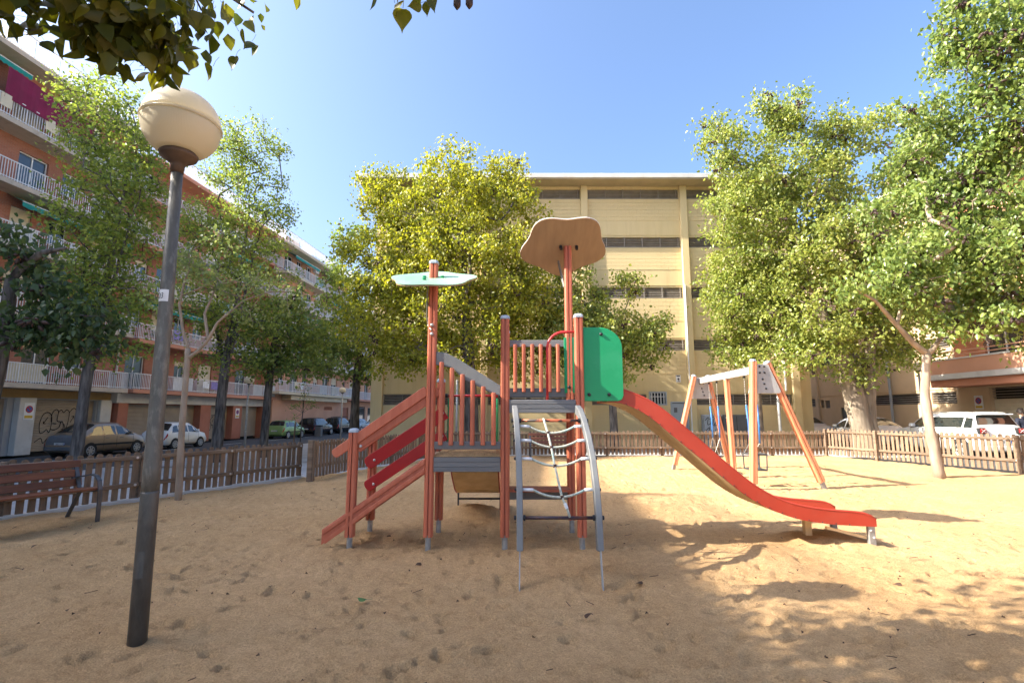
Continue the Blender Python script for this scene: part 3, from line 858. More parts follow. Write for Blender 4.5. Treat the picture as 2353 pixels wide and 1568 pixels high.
for (a, z, w, h, m, lab) in [(12.2, 3.35, 0.75, 0.55, 'purple', "lilac towel hung over the first floor railing behind the lamp post"),
                             (11.3, 3.4, 0.7, 0.5, 'white', "white washing hung over the first floor railing behind the lamp post")]:
    c = MB(); n = 7
    for i in range(n):
        x0, x1 = w*i/n, w*(i+1)/n
        y0, y1 = 0.015*math.sin(i*2.1), 0.015*math.sin((i+1)*2.1)
        c.add([(x0, y0, 0), (x1, y1, 0.03*math.sin(i)), (x1, y1, h), (x0, y0, h)], [(0, 1, 2, 3)])
    o = link("hanging_laundry", c.mesh("hanging_laundry", recalc=False), M[m])
    o.location = left_frame(a, 1.27, z); o.rotation_euler = (0, 0, LROT)
    tag(o, lab, "laundry")

# ---- building C (salmon, set forward)
t = thing("apartment_building", "salmon corner apartment block with wrap-round white railings down the street", "building", left_frame(20.9, 1.15, 0), LROT)
flats(t, 15.4, [3.55, 6.3, 9.05, 11.8, 14.6, 17.3], 1.3, 'salmonwall', 'cream', 21, awn=((4, 0.3, 5.4, 1.2, 0.55), (4, 7.5, 12, 1.1, 0.5), (3, 8.2, 12.5, 1.1, 0.5), (2, 0.2, 6.0, 1.1, 0.5), (3, -1.0, -0.2, 0.5, 0.3)), acs=((4, 6.2), (3, 6.6)), blinds=0.5, side=True)
g = MB(); wall_grid(g, 0, 15.4, ST-0.2, 3.30, [(10.6, 12.6, 1.95, 2.35)])
g.build("ground_floor_wall", M['salmonwall'], t, recalc=False)
v = MB()
for k in range(9):
    x = 10.6+2.0*k/8
    v.beam((x, 0.1, 1.95), (x+0.2, 0.1, 2.35), 0.05, 0.05); v.beam((x+0.2, 0.12, 1.95), (x, 0.12, 2.35), 0.05, 0.05)
v.build("vent_grille", M['salmon'], t, recalc=False)
MB().box(1.5, 14.6, -0.95, -0.005, 2.85, 3.29).build("canopy_beam", M['cream'], t, bevel=0.02)
tr = MB().box(2.5, 6.0, 1.5, 5.0, 17.3, 19.6); tr.build("stair_tower", M['brick'], t)

# ---- building D (far end)
t = thing("apartment_building", "farthest left block with dark shopfront at the end of the street", "building", left_frame(36.45, 0.6, 0), LROT)
flats(t, 40, [3.4, 6.3, 9.2, 12.1, 15.0], 1.2, 'salmonwall', 'salmon', 33, blinds=0.5)
g = MB(); wall_grid(g, 0, 40, ST-0.2, 3.14, [(1.5, 3.2, ST-0.2, 2.3), (4.0, 9.0, ST, 2.5), (10, 14, ST, 2.4), (16, 22, ST, 2.4)])
g.build("ground_floor_wall", M['salmonwall'], t, recalc=False)
MB().box(1.5, 3.2, 0.15, 0.2, ST, 2.3).build("door", M['terracotta'], t)
for a, b in ((4, 9), (10, 14), (16, 22)): window(t, a, b, ST, 2.4, 0.15, frame='greywall')

# ---- the yellow hall
YB = 26.0
t = thing("sports_hall", "large cream yellow block hall with rows of louvres behind the trees", "building", (4.0, YB, 0), 0)
X0, X1 = -7.2-4.0, 15.25-4.0
PIL = [-6.75-4, -1.43-4, 3.86-4, 9.15-4, 14.45-4]
LOUV = [(2.03, 2.54), (4.82, 5.34), (7.57, 8.11), (10.31, 10.84), (13.02, 13.52)]
opens = []
for (z0, z1) in LOUV:
    for a, b in zip(PIL, PIL[1:]):
        x0, x1 = a+0.2, b-0.2
        if z0 < 3 and abs(a-PIL[2]) < 0.01: x1 = 6.84-4
        opens.append((x0, x1, z0, z1))
win = (7.04-4, 7.8-4, 2.05, 2.6)
door = (8.1-4, 8.9-4, -0.1, 2.1)
w = MB(); wall_grid(w, X0, X1, -0.3, 13.75, opens+[win, door], 0.0, 0.3)
wallo = w.build("wall", M['yellowpanel'], t, recalc=False)
MB().box(X0+0.01, X1-0.01, 0.36, 16, -0.3, 13.7).build("inner_core", M['dark'], t)
MB().box(X1-0.25, X1, 0.302, 16.02, -0.3, 13.74).build("side_wall", M['yellowpanel'], t)
MB().box(X0, X0+0.25, 0.302, 16.02, -0.3, 13.74).build("side_wall", M['yellowpanel'], t)
for p in PIL:
    MB().box(p-0.18, p+0.18, -0.2, -0.003, -0.3, 13.66).build("pillar", M['yellowpanel'], t, bevel=0.012)
for (x0, x1, z0, z1) in opens:
    lv = MB(); n = 6
    for k in range(n):
        z = z0 + (z1-z0)*(k+0.5)/n
        lv.beam((x0, 0.08, z), (x1, 0.08, z), 0.075, 0.022, up=(0, 0.5, 0.85))
    k = 0; xx = x0
    while xx < x1-0.05:
        lv.box(xx, xx+0.03, 0.0, 0.03, z0, z1); xx += 0.95
    lv.box(x0, x1, -0.012, 0.05, z0-0.04, z0)
    lv.build("louvre", M['louver'], t, recalc=False)
# floor bands
for (z0, z1) in LOUV[:4]:
    MB().box(X0+0.02, X1-0.02, -0.022, -0.002, z1+0.10, z1+0.13).build("string_course", M['yellowpanel'], t)
MB().box(X0-0.9, X1+0.5, -0.95, 16.4, 13.68, 13.72).build("soffit", M['soffit'], t)
rf = MB(); rf.add([(X0-0.95, -1.0, 13.725), (X1+0.55, -1.0, 13.725), (X1+0.55, 16.5, 13.725), (X0-0.95, 16.5, 13.725), (X0-0.95, -1.0, 13.97), (X1+0.55, -1.0, 13.97), (X1+0.55, 16.5, 14.4), (X0-0.95, 16.5, 14.4)],
       [(0, 3, 2, 1), (4, 5, 6, 7), (0, 1, 5, 4), (1, 2, 6, 5), (2, 3, 7, 6), (3, 0, 4, 7)])
rf.build("roof", M['roofmetal'], t, bevel=0.02)
# block courses
bme = MB().box(0, 0.388, -0.014, -0.001, 0, 0.188).mesh("block", bevel=0.003)
bme.materials.append(M['yellow'])
cells = []
for s, (z0, z1) in enumerate(LOUV):
    lo = z0-1.24 if s else -0.05
    n = int(round((z0-0.05-lo)/0.2))
    for a, b in zip(PIL, PIL[1:]):
        for r in range(n):
            zz = z0-0.05-0.2*(r+1)
            x = a+0.2 - (0.2 if r % 2 else 0)
            while x < b-0.21:
                xa, xb = max(x, a+0.19), min(x+0.388, b-0.19)
                clash = any(xa < o[1] and xb > o[0] and zz < o[3] and zz+0.2 > o[2] for o in (win, door))
                if xb-xa > 0.05 and not clash: cells.append((xa, xb, zz))
                x += 0.4
full = [c for c in cells if abs(c[1]-c[0]-0.388) < 0.002]
full.sort(key=lambda c: abs(c[0]-1.2) + 0.25*abs(c[2]-7.5))
pick = set(full[:300])
for c in full[:300]:
    inst("block", bme, wallo, (c[0], 0, c[2]))
rest = MB()
for c in cells:
    if c not in pick: rest.box(c[0], c[1], -0.014, -0.001, c[2], c[2]+0.188)
ro = rest.build("block_courses", M['yellow'], wallo, recalc=False); ro["kind"] = "stuff"
# barred window, door, conduit
wf = MB()
x0, x1, z0, z1 = win
for q in ((x0-0.07, x0, z0-0.07, z1+0.07), (x1, x1+0.07, z0-0.07, z1+0.07), (x0, x1, z1, z1+0.07), (x0, x1, z0-0.07, z0)):
    wf.box(q[0], q[1], -0.06, 0.1, q[2], q[3])
wo_ = wf.build("window", M['greydoor'], t)
MB().box(x0, x1, 0.12, 0.14, z0, z1).build("pane", M['glass'], wo_)
bars = MB()
for k in range(5): 
    x = x0 + (x1-x0)*(k+0.5)/5; bars.box(x-0.018, x+0.018, -0.02, 0.01, z0, z1)
bars.box(x0, x1, -0.025, -0.005, z1-0.2, z1-0.17)
bars.build("window_bars", M['white'], wo_)
dx0, dx1, dz0, dz1 = door
dd = MB().box(dx0+0.03, dx1-0.03, 0.02, 0.08, -0.04, dz1-0.03).build("door", M['greydoor'], t, bevel=0.006)
MB().box(dx0+0.12, dx0+0.28, 0.0, 0.018, 1.62, 1.86).build("door_grille", M['cabinet'], dd)
MB().box(dx1-0.16, dx1-0.10, -0.03, 0.018, 0.95, 1.08).build("door_handle", M['galv'], dd)
df = MB(); df.box(dx0-0.05, dx0+0.03, -0.03, 0.12, -0.1, dz1); df.box(dx1-0.03, dx1+0.05, -0.03, 0.12, -0.1, dz1); df.box(dx0-0.05, dx1+0.05, -0.03, 0.12, dz1, dz1+0.06)
df.build("door_frame", M['greydoor'], t)
MB().tube([(5.02, -0.23, 0), (5.0, -0.23, 8.2)], 0.03, 6).build("conduit", M['white'], t)
MB().tube([(PIL[4]-0.5, -0.06, 2.7), (PIL[4]-0.5, -0.06, 6.0)], 0.05, 6).build("conduit", M['white'], t)

# notice, cabinets
pn = thing("notice_sign", "small white surveillance notice fixed high on the yellow hall", "sign", (8.5, YB-0.02, 3.15))
MB().box(-0.12, 0.12, -0.012, 0, 0, 0.36).build("panel", M['white'], pn)
ic = MB(); ic.box(-0.09, 0.09, -0.015, -0.0125, 0.29, 0.34); ic.add([(-0.07,-0.014,0.14),(0.0,-0.014,0.22),(0.07,-0.014,0.16),(0.02,-0.014,0.1)], [(0,1,2,3)]); ic.box(-0.08, 0.08, -0.015, -0.0125, 0.03, 0.045); ic.box(-0.03,0.06,-0.015,-0.0125,0.06,0.09)
ic.build("print", M['ink'], pn, recalc=False)
cb = thing("utility_cabinet", "pale grey utility cabinet with black scribbled graffiti by the yellow hall", "cabinet", (9.95, YB-0.5, -0.07))
MB().box(-0.4, 0.4, 0, 0.45, 0, 1.58).build("body", M['greydoor'], cb, bevel=0.015)
sc_ = MB()
for k, path in enumerate([[(0,1.3),(0.15,1.45),(0.1,1.1),(0.3,1.2),(0.25,1.45)], [(0.35,1.1),(0.45,1.4),(0.6,1.3),(0.4,1.05),(0.65,1.1)], [(0.0,0.8),(0.2,0.95),(0.1,0.6),(0.3,0.85),(0.35,0.6),(0.5,0.85)], [(0.5,0.6),(0.6,0.9),(0.7,0.7),(0.5,0.65)], [(0.05,0.35),(0.3,0.5),(0.2,0.3),(0.6,0.45)], [(0.2,1.35),(0.5,1.5),(0.65,1.35)]]):
    s = stroke(curve(path, 5), 0.016, -0.36, 0.0, -0.004); sc_.add(s.v, s.f)
sc_.build("graffiti", M['ink'], cb, recalc=False)
cb = thing("utility_cabinet", "wide dark grey utility cabinet beside the graffitied one", "cabinet", (11.15, YB-0.5, -0.07))
MB().box(-0.65, 0.65, 0, 0.45, 0, 1.58).build("body", M['cabinet'], cb, bevel=0.015)
MB().box(-0.01, 0.01, -0.006, -0.001, 0.05, 1.5).build("door_gap", M['dark'], cb)
for s in (-1, 1): MB().box(s*0.5-0.04, s*0.5+0.04, -0.02, -0.001, 1.4, 1.46).build("hinge", M['white'], cb)

# ---- the annex across the right hand street
t = thing("annex_building", "beige annex with louvre strips across the right hand street", "building", (21.5, 46, 0), -math.pi/2)
LN = 46-24.3
bands = [(2.05, 2.62), (4.8, 5.35), (7.55, 8.1), (10.3, 10.85)]
px_ = [0.3, 5.2, 10.1, 15.0, 19.6, LN-0.1]
ops = [(a+0.25, b-0.25, z0, z1) for (z0, z1) in bands for a, b in zip(px_, px_[1:])]
dr = (12.5, 13.5, -0.1, 1.95); sq = (10.9, 11.4, 1.95, 2.45)
ops = [o for o in ops if not (o[2] < 3 and o[0] < 11.4 and o[1] > 10.9)]
ops += [(10.35, 10.75, 1.95, 2.5), sq, dr, (13.9, 14.75, 2.05, 2.62)]
w = MB(); wall_grid(w, 0, LN, -0.2, 13.5, ops, 0, 0.3); w.build("wall", M['beige'], t, recalc=False)
MB().box(0, LN, 0.36, 10, -0.2, 13.45).build("inner_core", M['dark'], t)
MB().box(-0.2, LN+0.1, -0.6, 10, 13.5, 13.8).build("roof", M['roofmetal'], t)
for o in ops:
    if o == dr: continue
    lv = MB()
    for k in range(5):
        z = o[2] + (o[3]-o[2])*(k+0.5)/5
        lv.beam((o[0], 0.08, z), (o[1], 0.08, z), 0.08, 0.025, up=(0, 0.5, 0.85))
    lv.build("louvre", M['louver'], t, recalc=False)
MB().box(dr[0], dr[1], 0.06, 0.1, -0.1, 1.95).build("door", M['cabinet'], t)
MB().box(14.2, 14.9, -0.25, -0.003, 0.5, 1.2).build("meter_box", M['greydoor'], t)
for x in px_: MB().box(x-0.16, x+0.16, -0.12, -0.003, -0.2, 13.4).build("pillar", M['beige'], t)
for z in (2.75, 4.6, 5.5, 7.3, 8.25): MB().box(0, LN, -0.03, -0.002, z, z+0.05).build("string_course", M['beige'], t)
MB().tube([(17.3, -0.22, -0.1), (17.3, -0.22, 8.0)], 0.07, 8).build("downpipe", M['greydoor'], t)

# ---- right hand apartment building
t = thing("apartment_building", "right hand brick apartment building with pink balcony above a beige garage shutter", "building", (21.2, 24.2, 0), -math.pi/2)
LN = 18.0
fl = [3.35, 6.4, 9.45, 12.3]
for i in range(3):
    z0, z1 = fl[i], fl[i+1]-0.25
    opens = [(1.6+4.3*k, 3.4+4.3*k, z0+0.05, z0+2.2) for k in range(4)]
    mb = MB(); wall_grid(mb, 0, LN, z0, z1, opens); mb.build("wall", M['brickright'], t, recalc=False)
    for o in opens: window(t, *o, blind=0.2 if i else 0)
    b = MB().box(-0.2, LN, -1.35, -0.002, z0-0.25, z0).build("balcony", M['whitewall'], t, bevel=0.01)
    MB().box(-0.19, LN, -1.34, -1.22, z0+0.003, z0+0.62).build("parapet", M['salmonwall'], b)
    MB().box(-0.19, -0.07, -1.215, -0.01, z0+0.003, z0+0.62).build("parapet", M['salmonwall'], b)
    MB().box(-0.22, LN, -1.37, -1.19, z0+0.625, z0+0.69).build("coping", M['whitewall'], b)
    MB().box(-0.24, 0.02, -1.40, -1.14, z0+0.695, z0+0.98).build("corner_post", M['whitewall'], b)
    hr = MB()
    for dz in (0.82, 0.98): hr.tube([(0.0, -1.28, z0+dz), (LN, -1.28, z0+dz)], 0.025, 6)
    hr.build("handrail", M['salmonwall'], b)
    MB().box(0, LN, 0, 0.27, z0-0.25, z0-0.001).build("floor_edge", M['salmonwall'], t)
MB().box(-0.3, LN, -1.5, 9, fl[-1]-0.25, fl[-1]).build("roof", M['whitewall'], t)
MB().box(0.01, LN, 0.3, 9, -0.2, fl[-1]-0.26).build("inner_core", M['dark'], t)
MB().box(-0.004, 0.2, 0.284, 9.01, -0.2, fl[-1]-0.255).build("side_wall", M['brickright'], t)
MB().box(-0.1, LN, -1.2, 0.28, 2.78, 3.09).build("soffit", M['salmon'], t)
g = MB(); wall_grid(g, 0, LN, -0.2, 2.77, [(1.55, 6.2, -0.2, 2.7), (7.0, 11.5, -0.2, 2.7)]); g.build("ground_floor_wall", M['beige'], t, recalc=False)
for a, b in ((1.55, 6.2), (7.0, 11.5)):
    garage(t, a, b, -0.1, 2.2, 0.18, 'shuttercream', 0.15)
    lv = MB()
    for k in range(4):
        z = 2.27+0.12*k; lv.box(a, b, 0.14, 0.2, z, z+0.03)
    lv.box(a+2.2, a+2.26, 0.12, 0.2, 2.2, 2.7)
    lv.build("louvre", M['louver'], t)
rust = MB()
for (x, z, w_) in [(2.0,1.55,0.3),(2.4,1.32,1.1),(3.8,1.6,0.4),(4.6,1.45,0.3),(2.6,0.72,0.9),(3.5,0.66,0.4),(3.0,0.5,0.3),(2.1,1.2,0.4)]:
    s = stroke(curve([(0,0),(w_*0.3,0.03),(w_*0.6,-0.02),(w_,0.01)], 4), 0.022, x, z, 0.16); rust.add(s.v, s.f)
rust.build("worn_paint", M['cabinet'], t, recalc=False)

# no-parking plates
def vado(x, y, z, rot, label, w=0.42, h=0.62):
    s = thing("no_parking_sign", label, "sign", (x, y, z), rot)
    MB().box(-w/2, w/2, -0.02, 0, 0, h).build("panel", M['white'], s, bevel=0.004)
    MB().disc((0, -0.021, h*0.62), (0, -1, 0), w*0.36, 0.004, 20).build("red_ring", M['signred'], s)
    MB().disc((0, -0.0255, h*0.62), (0, -1, 0), w*0.25, 0.003, 20).build("blue_disc", M['signblue'], s)
    MB().beam((-w*0.2, -0.030, h*0.62+w*0.2), (w*0.2, -0.030, h*0.62-w*0.2), 0.004, w*0.09, up=(1, 0, 1)).build("red_bar", M['signred'], s)
    MB().box(-w*0.4, w*0.4, -0.024, -0.021, h*0.1, h*0.26).build("yellow_strip", M['signyellow'], s)
p = left_frame(-5.4+5.36, 0.355, 1.25); vado(*p, LROT, "no parking plate on the pale pillar left of the graffitied shutter", 0.5, 0.85)
p = left_frame(5.05+11.9, 0.405, 1.2); vado(*p, LROT, "no parking plate on a terracotta pillar of the long left block", 0.5, 0.8)
vado(21.18, 24.2-1.0, 1.75, -math.pi/2, "no parking plate beside the beige garage shutter on the right")
# ================================================================== CLIMBING FRAME
PX = [-1.885, -0.975, -0.085, 0.815]
YF, YR = 6.16, 7.02
play = thing("climbing_frame", "orange and grey wooden climbing frame with red slide in the middle of the sand", "climbing frame", (-0.1, 6.5, 0), world_parts=True)

def post_section(w=0.105, g=0.014, d=0.022, c=0.018):
    h = w/2; e = g/2
    p = [(-h+c, -h), (-e, -h), (-e, -h+d), (e, -h+d), (e, -h), (h-c, -h), (h, -h+c), (h, -e), (h-d, -e), (h-d, e), (h, e), (h, h-c), (h-c, h), (e, h), (e, h-d), (-e, h-d), (-e, h), (-h+c, h), (-h, h-c), (-h, e), (-h+d, e), (-h+d, -e), (-h, -e), (-h, -h+c)]
    return p
SEC = post_section()
def post(x, y, z0, z1, cap=True, foot=True):
    mb = MB().prism([(x+a, y+b, z0) for a, b in SEC], (0, 0, z1-z0))
    o = mb.build("post", M['orange'], play)
    if cap:
        c = MB(); k = 0.058
        prof = [(k, 0.0), (k, 0.018), (k*0.93, 0.032), (k*0.7, 0.045), (k*0.3, 0.052)]
        o2 = len(c.v)
        def ring(r, z):
            q = r*0.62
            return [(x+a, y+b, z1+z) for a, b in ((-q, -r), (q, -r), (r, -q), (r, q), (q, r), (-q, r), (-r, q), (-r, -q))]
        for r, z in prof: c.v.extend(ring(r, z))
        for i in range(len(prof)-1):
            for j in range(8): c.f.append((i*8+j, i*8+(j+1) % 8, (i+1)*8+(j+1) % 8, (i+1)*8+j))
        c.f.append(tuple(range((len(prof)-1)*8, len(prof)*8))); c.f.append(tuple(range(8))[::-1])
        c.build("post_cap", M['cap'], o, smooth=False)
    if foot:
        MB().tube([(x, y, -0.15), (x, y, z0+0.02)], 0.034, 12).build("foot", M['galv'], o, smooth=False)
    return o
post(PX[0], YF, 0.14, 1.33); post(PX[0], YR, 0.16, 1.33)
post(PX[1], YF, 0.14, 3.40); post(PX[1], YR, 0.16, 1.98)
post(PX[2], YF, 0.14, 2.70); post(PX[2], YR, 0.16, 2.66)
post(PX[3], YF, 0.14, 2.72)
post(PX[3]-0.02, YR, 0.16, 3.93, cap=False)

def bolt(parent, c, axis=(0, -1, 0), r=0.018, m='bolt', t=0.014):
    return MB().tube([Vector(c), Vector(c)+Vector(axis)*t*0.7, Vector(c)+Vector(axis)*t], [r, r*0.9, r*0.4], 10).build("bolt", M[m], parent, smooth=True)

def board_x(name, x0, x1, y, z0, z1, th, m, grooves=0, parent=play, axis='x'):
    """a board along x with shallow horizontal grooves on both faces"""
    h = (z1-z0); g = 0.008; d = 0.008
    zs = [z0+h*(k+1)/(grooves+1) for k in range(grooves)]
    fr = [(-th/2, z0+0.006), (-th/2+0.006, z0)][::-1]
    p = [(-th/2+0.006, z0), (th/2-0.006, z0), (th/2, z0+0.006), (th/2, z1-0.006), (th/2-0.006, z1), (-th/2+0.006, z1), (-th/2, z1-0.006)]
    for zz in zs[::-1]: p += [(-th/2, zz+g/2), (-th/2+d, zz+g/2), (-th/2+d, zz-g/2), (-th/2, zz-g/2)]
    p += [(-th/2, z0+0.006)]
    if axis == 'x': mb = MB().prism([(x0, y+a, b) for a, b in p], (x1-x0, 0, 0))
    else: mb = MB().prism([(y-a, x0, b) for a, b in p], (0, x1-x0, 0))
    return mb.build(name, M[m], parent)

hw = 0.0535
# platform 1
board_x("platform_beam", PX[1]+hw, PX[2]-hw, YF-0.02, 0.875, 1.045, 0.05, 'greyboard', 2)
board_x("platform_beam", PX[1]+hw, PX[2]-hw, YR+0.02, 0.875, 1.045, 0.05, 'greyboard', 2)
for k in range(5):
    y0 = YF+0.01+k*0.167
    MB().box(PX[1]-0.04, PX[2]+0.04, y0+0.065 if k == 0 else y0, y0+0.16 if k < 4 else y0+0.13, 1.02, 1.052).build("platform_board", M['tansheet'], play)
sd = MB(); nx, ny = 30, 26
for i in range(nx):
    for j in range(ny):
        x = PX[1]+0.03+(PX[2]-PX[1]-0.06)*i/(nx-1); y = YF-0.045+(YR-YF+0.08)*j/(ny-1)
        e = min(i, nx-1-i, j, ny-1-j)
        z = 1.05+0.004+min(1, e/3)*(0.05+0.018*math.sin(i*0.6)*math.cos(j*0.5)+random.uniform(-0.004, 0.004))
        if j < 2: z = 1.049 + 0.012*j
        sd.v.append((x, y, z))
for i in range(nx-1):
    for j in range(ny-1): sd.f.append((i*ny+j, (i+1)*ny+j, (i+1)*ny+j+1, i*ny+j+1))
so = sd.build("blown_sand", M['sand'], play, smooth=True, recalc=False)
# railing panel 1 with slanted top
board_x("lower_rail", PX[1]+hw, PX[2]-hw, YF-0.01, 1.135, 1.225, 0.045, 'greyboard')
xa, xb = PX[1]+hw, PX[2]-hw
pts = [(xa, 2.135), (xa, 2.30), (xa+0.12, 2.285), (xa+0.30, 2.19), (xb, 1.885), (xb, 1.765), (xb-0.12, 1.80), (xb-0.45, 1.965), (xa+0.2, 2.10)]
MB().prism([(x, YF-0.03, z) for x, z in pts], (0, 0.045, 0)).build("top_rail", M['greyrail'], play, bevel=0.006)
def baluster(x, y, z0, z1, w=0.052, th=0.05, parent=play):
    p = [(-w/2, -th/2+0.012), (-w/2+0.012, -th/2), (w/2-0.012, -th/2), (w/2, -th/2+0.012), (w/2, th/2), (-w/2, th/2)]
    return MB().prism([(x+a, y+b, z0) for a, b in p], (0, 0, z1-z0)).build("baluster", M['orange'], parent, bevel=0.004)
for k in range(6):
    x = xa+0.075+k*0.1255
    baluster(x, YF-0.062, 1.185, 2.165-k*0.073)
# back of platform 1: short slide opening with green cheeks and red bar
for x in (PX[1]+0.10, PX[2]-0.12):
    pn = [(YR+0.03, 1.06), (YR+0.55, 1.0), (YR+0.58, 1.4), (YR+0.45, 1.68), (YR+0.25, 1.76), (YR+0.03, 1.76)]
    o = MB().prism([(x-0.012, y, z) for y, z in pn], (0.024, 0, 0)).build("side_panel", M['green'], play, bevel=0.006)
    for (y, z) in ((YR+0.1, 1.66), (YR+0.1, 1.15)): bolt(o, (x-0.012, y, z), (-1, 0, 0), 0.02, 'boltblack')
br = MB().tube([(PX[1]+0.06, YR+0.12, 1.80), (PX[2]-0.08, YR+0.12, 1.80)], 0.018, 10).build("cross_bar", M['redtube'], play, smooth=True)
for x in (PX[1]+0.06, PX[2]-0.08): bolt(br, (x, YR+0.105, 1.80), (0, -1, 0), 0.03, 'boltblack', 0.03)

def sweep_slide(path, half, wall_h, name, root, dirv, side, m_wall='slidered', m_bed='plyslide'):
    """a chute along a 2-D path (distance, z); dirv = run direction, side = width direction"""
    dirv, side = Vector(dirv), Vector(side)
    org = Vector(path[0][2])
    pts = [org + dirv*p[0] for p in path]
    bed = MB(); n = len(path)
    top = [Vector((p.x, p.y, q[1]+0.012)) for p, q in zip(pts, path)]
    bot = [Vector((p.x, p.y, q[1]-0.010)) for p, q in zip(pts, path)]
    for i in range(n):
        for P_ in (top, bot):
            bed.v.append(tuple(P_[i]-side*half)); bed.v.append(tuple(P_[i]+side*half))
    for i in range(n-1):
        a, b = i*4, (i+1)*4
        bed.f += [(a, a+1, b+1, b), (a+3, a+2, b+2, b+3), (a+2, a, b, b+2), (a+1, a+3, b+3, b+1)]
    bed.f += [(0, 2, 3, 1), ((n-1)*4, (n-1)*4+1, (n-1)*4+3, (n-1)*4+2)]
    return bed
# big slide to the right: near wall edges measured at y = 6.2
top = [(1.24,1.87),(1.32,1.85),(1.523,1.78),(1.75,1.66),(1.965,1.48),(2.22,1.262),(2.53,0.978),(2.835,0.726),(3.04,0.60),(3.27,0.503),(3.62,0.44),(3.95,0.415),(4.17,0.400),(4.235,0.385),(4.262,0.33)]
bot = [(1.15,1.69),(1.265,1.705),(1.39,1.66),(1.63,1.545),(1.925,1.288),(2.225,1.043),(2.435,0.857),(2.735,0.607),(2.95,0.475),(3.32,0.33),(3.68,0.275),(4.0,0.255),(4.262,0.245)]
NW, FW = 6.19, 6.95
def interp(c, n):
    P_ = [Vector((a, b)) for a, b in c]
    L_ = [0]
    for a, b in zip(P_, P_[1:]): L_.append(L_[-1]+(b-a).length)
    out = []
    for k in range(n):
        s = L_[-1]*k/(n-1); i = 0
        while i < len(L_)-2 and L_[i+1] < s: i += 1
        f = (s-L_[i])/max(1e-6, L_[i+1]-L_[i]); out.append(P_[i].lerp(P_[i+1], f))
    # light smoothing
    for _ in range(3):
        out = [out[0]] + [(out[i-1]+out[i]*2+out[i+1])/4 for i in range(1, n-1)] + [out[-1]]
    return out
NT = 46
tp, bt = interp(top, NT), interp(bot, NT)
bed = MB()
for i in range(NT):
    for y in (NW+0.02, FW-0.02):
        bed.v.append((bt[i].x, y, bt[i].y+0.02)); bed.v.append((bt[i].x, y, bt[i].y-0.002))
for i in range(NT-1):
    a, b = i*4, i*4+4
    bed.f += [(a, b, b+2, a+2), (a+1, a+3, b+3, b+1)]
chute = bed.build("slide_bed", M['plyslide'], play, smooth=True)
for (y, s) in ((NW, -1), (FW, 1)):
    w = MB(); th = 0.022
    for i in range(NT):
        for yy in (y-th/2, y+th/2):
            w.v.append((bt[i].x, yy, bt[i].y)); w.v.append((tp[i].x, yy, tp[i].y))
    for i in range(NT-1):
        a, b = i*4, i*4+4
        w.f += [(a, b, b+1, a+1), (a+2, a+3, b+3, b+2), (a+1, b+1, b+3, a+3), (a, a+2, b+2, b)]
    w.f += [(0, 1, 3, 2), ((NT-1)*4, (NT-1)*4+2, (NT-1)*4+3, (NT-1)*4+1)]
    so = w.build("slide_wall", M['slidered'], play, recalc=True)
    lipm = MB().tube([(tp[i].x, y, tp[i].y) for i in range(0, NT)], 0.016, 6); lipm.build("slide_rim", M['slidered'], so, smooth=True)
    if s < 0:
        for i in range(3, NT-4, 2):
            bolt(so, (bt[i].x, y-th/2, bt[i].y+0.012), (0, -1, 0), 0.007, 'boltblack', 0.008)
for i in range(4, NT-14, 2):
    bolt(chute, (bt[i].x, FW-0.05, bt[i].y-0.003), (-0.6, 0, -0.8), 0.008, 'boltblack', 0.006)
lg = MB(); lg.box(4.17, 4.25, NW+0.0, NW+0.05, -0.1, 0.252); lgo = lg.build("slide_leg", M['galv'], play, bevel=0.006)
for (x, z) in ((4.195, 0.20), (4.225, 0.12)): bolt(lgo, (x, NW, z), (0, -1, 0), 0.013)
MB().box(4.17, 4.25, FW-0.05, FW, -0.1, 0.252).build("slide_leg", M['galv'], play, bevel=0.006)
MB().box(3.66, 3.74, FW-0.35, FW-0.28, -0.1, 0.27).build("slide_support", M['plyslide'], play)
MB().beam((3.72, NW+0.08, 0.22), (4.2, NW+0.08, 0.10), 0.04, 0.03).build("slide_brace", M['plyslide'], play)
# green cheeks beside the slide top
def cheek(y, x0, x1, z0, z1, rad):
    p = [(x0, z0), (x1-0.07, z0), (x1-0.02, z0+0.02), (x1, z0+0.07)]
    for k in range(9):
        a = math.pi/2*k/8; p.append((x1-rad+rad*math.cos(a), z1-rad*0.9+rad*0.9*math.sin(a)))
    p += [(x0, z1+0.0)]
    o = MB().prism([(x, y, z) for x, z in p], (0, 0.022, 0)).build("side_panel", M['green'], play, bevel=0.005)
    for (x, z) in ((x0+0.22, z1-0.085), (x0+0.06, z0+0.08), (x0+0.30, z0+0.08)): bolt(o, (x, y, z), (0, -1, 0), 0.022, 'boltblack', 0.02)
cheek(YF-0.01, 0.87, 1.345, 1.70, 2.60, 0.28)
cheek(YR-0.05, 0.72, 1.30, 1.83, 2.60, 0.26)
# platform 2
board_x("platform_beam", PX[2]+hw, PX[3]-hw, YF-0.02, 1.56, 1.715, 0.05, 'greyboard', 2)
board_x("platform_beam", PX[2]+hw, PX[3]-hw, YR+0.02, 1.58, 1.735, 0.05, 'greyboard', 2)
for k in range(5):
    y0 = YF+0.01+k*0.167
    MB().box(PX[2]-0.03, PX[3]+0.04, y0+0.065 if k == 0 else y0, y0+0.16 if k < 4 else y0+0.13, 1.69, 1.722).build("platform_board", M['greyboard'], play)
board_x("top_rail", PX[2]+hw, PX[3]-hw-0.02, YR, 2.47, 2.565, 0.045, 'greyboard')
board_x("lower_rail", PX[2]+hw, PX[3]-hw-0.02, YR, 1.775, 1.90, 0.045, 'greyboard')
for k in range(6):
    baluster(PX[2]+0.13+k*0.118, YR-0.05, 1.845, 2.50)
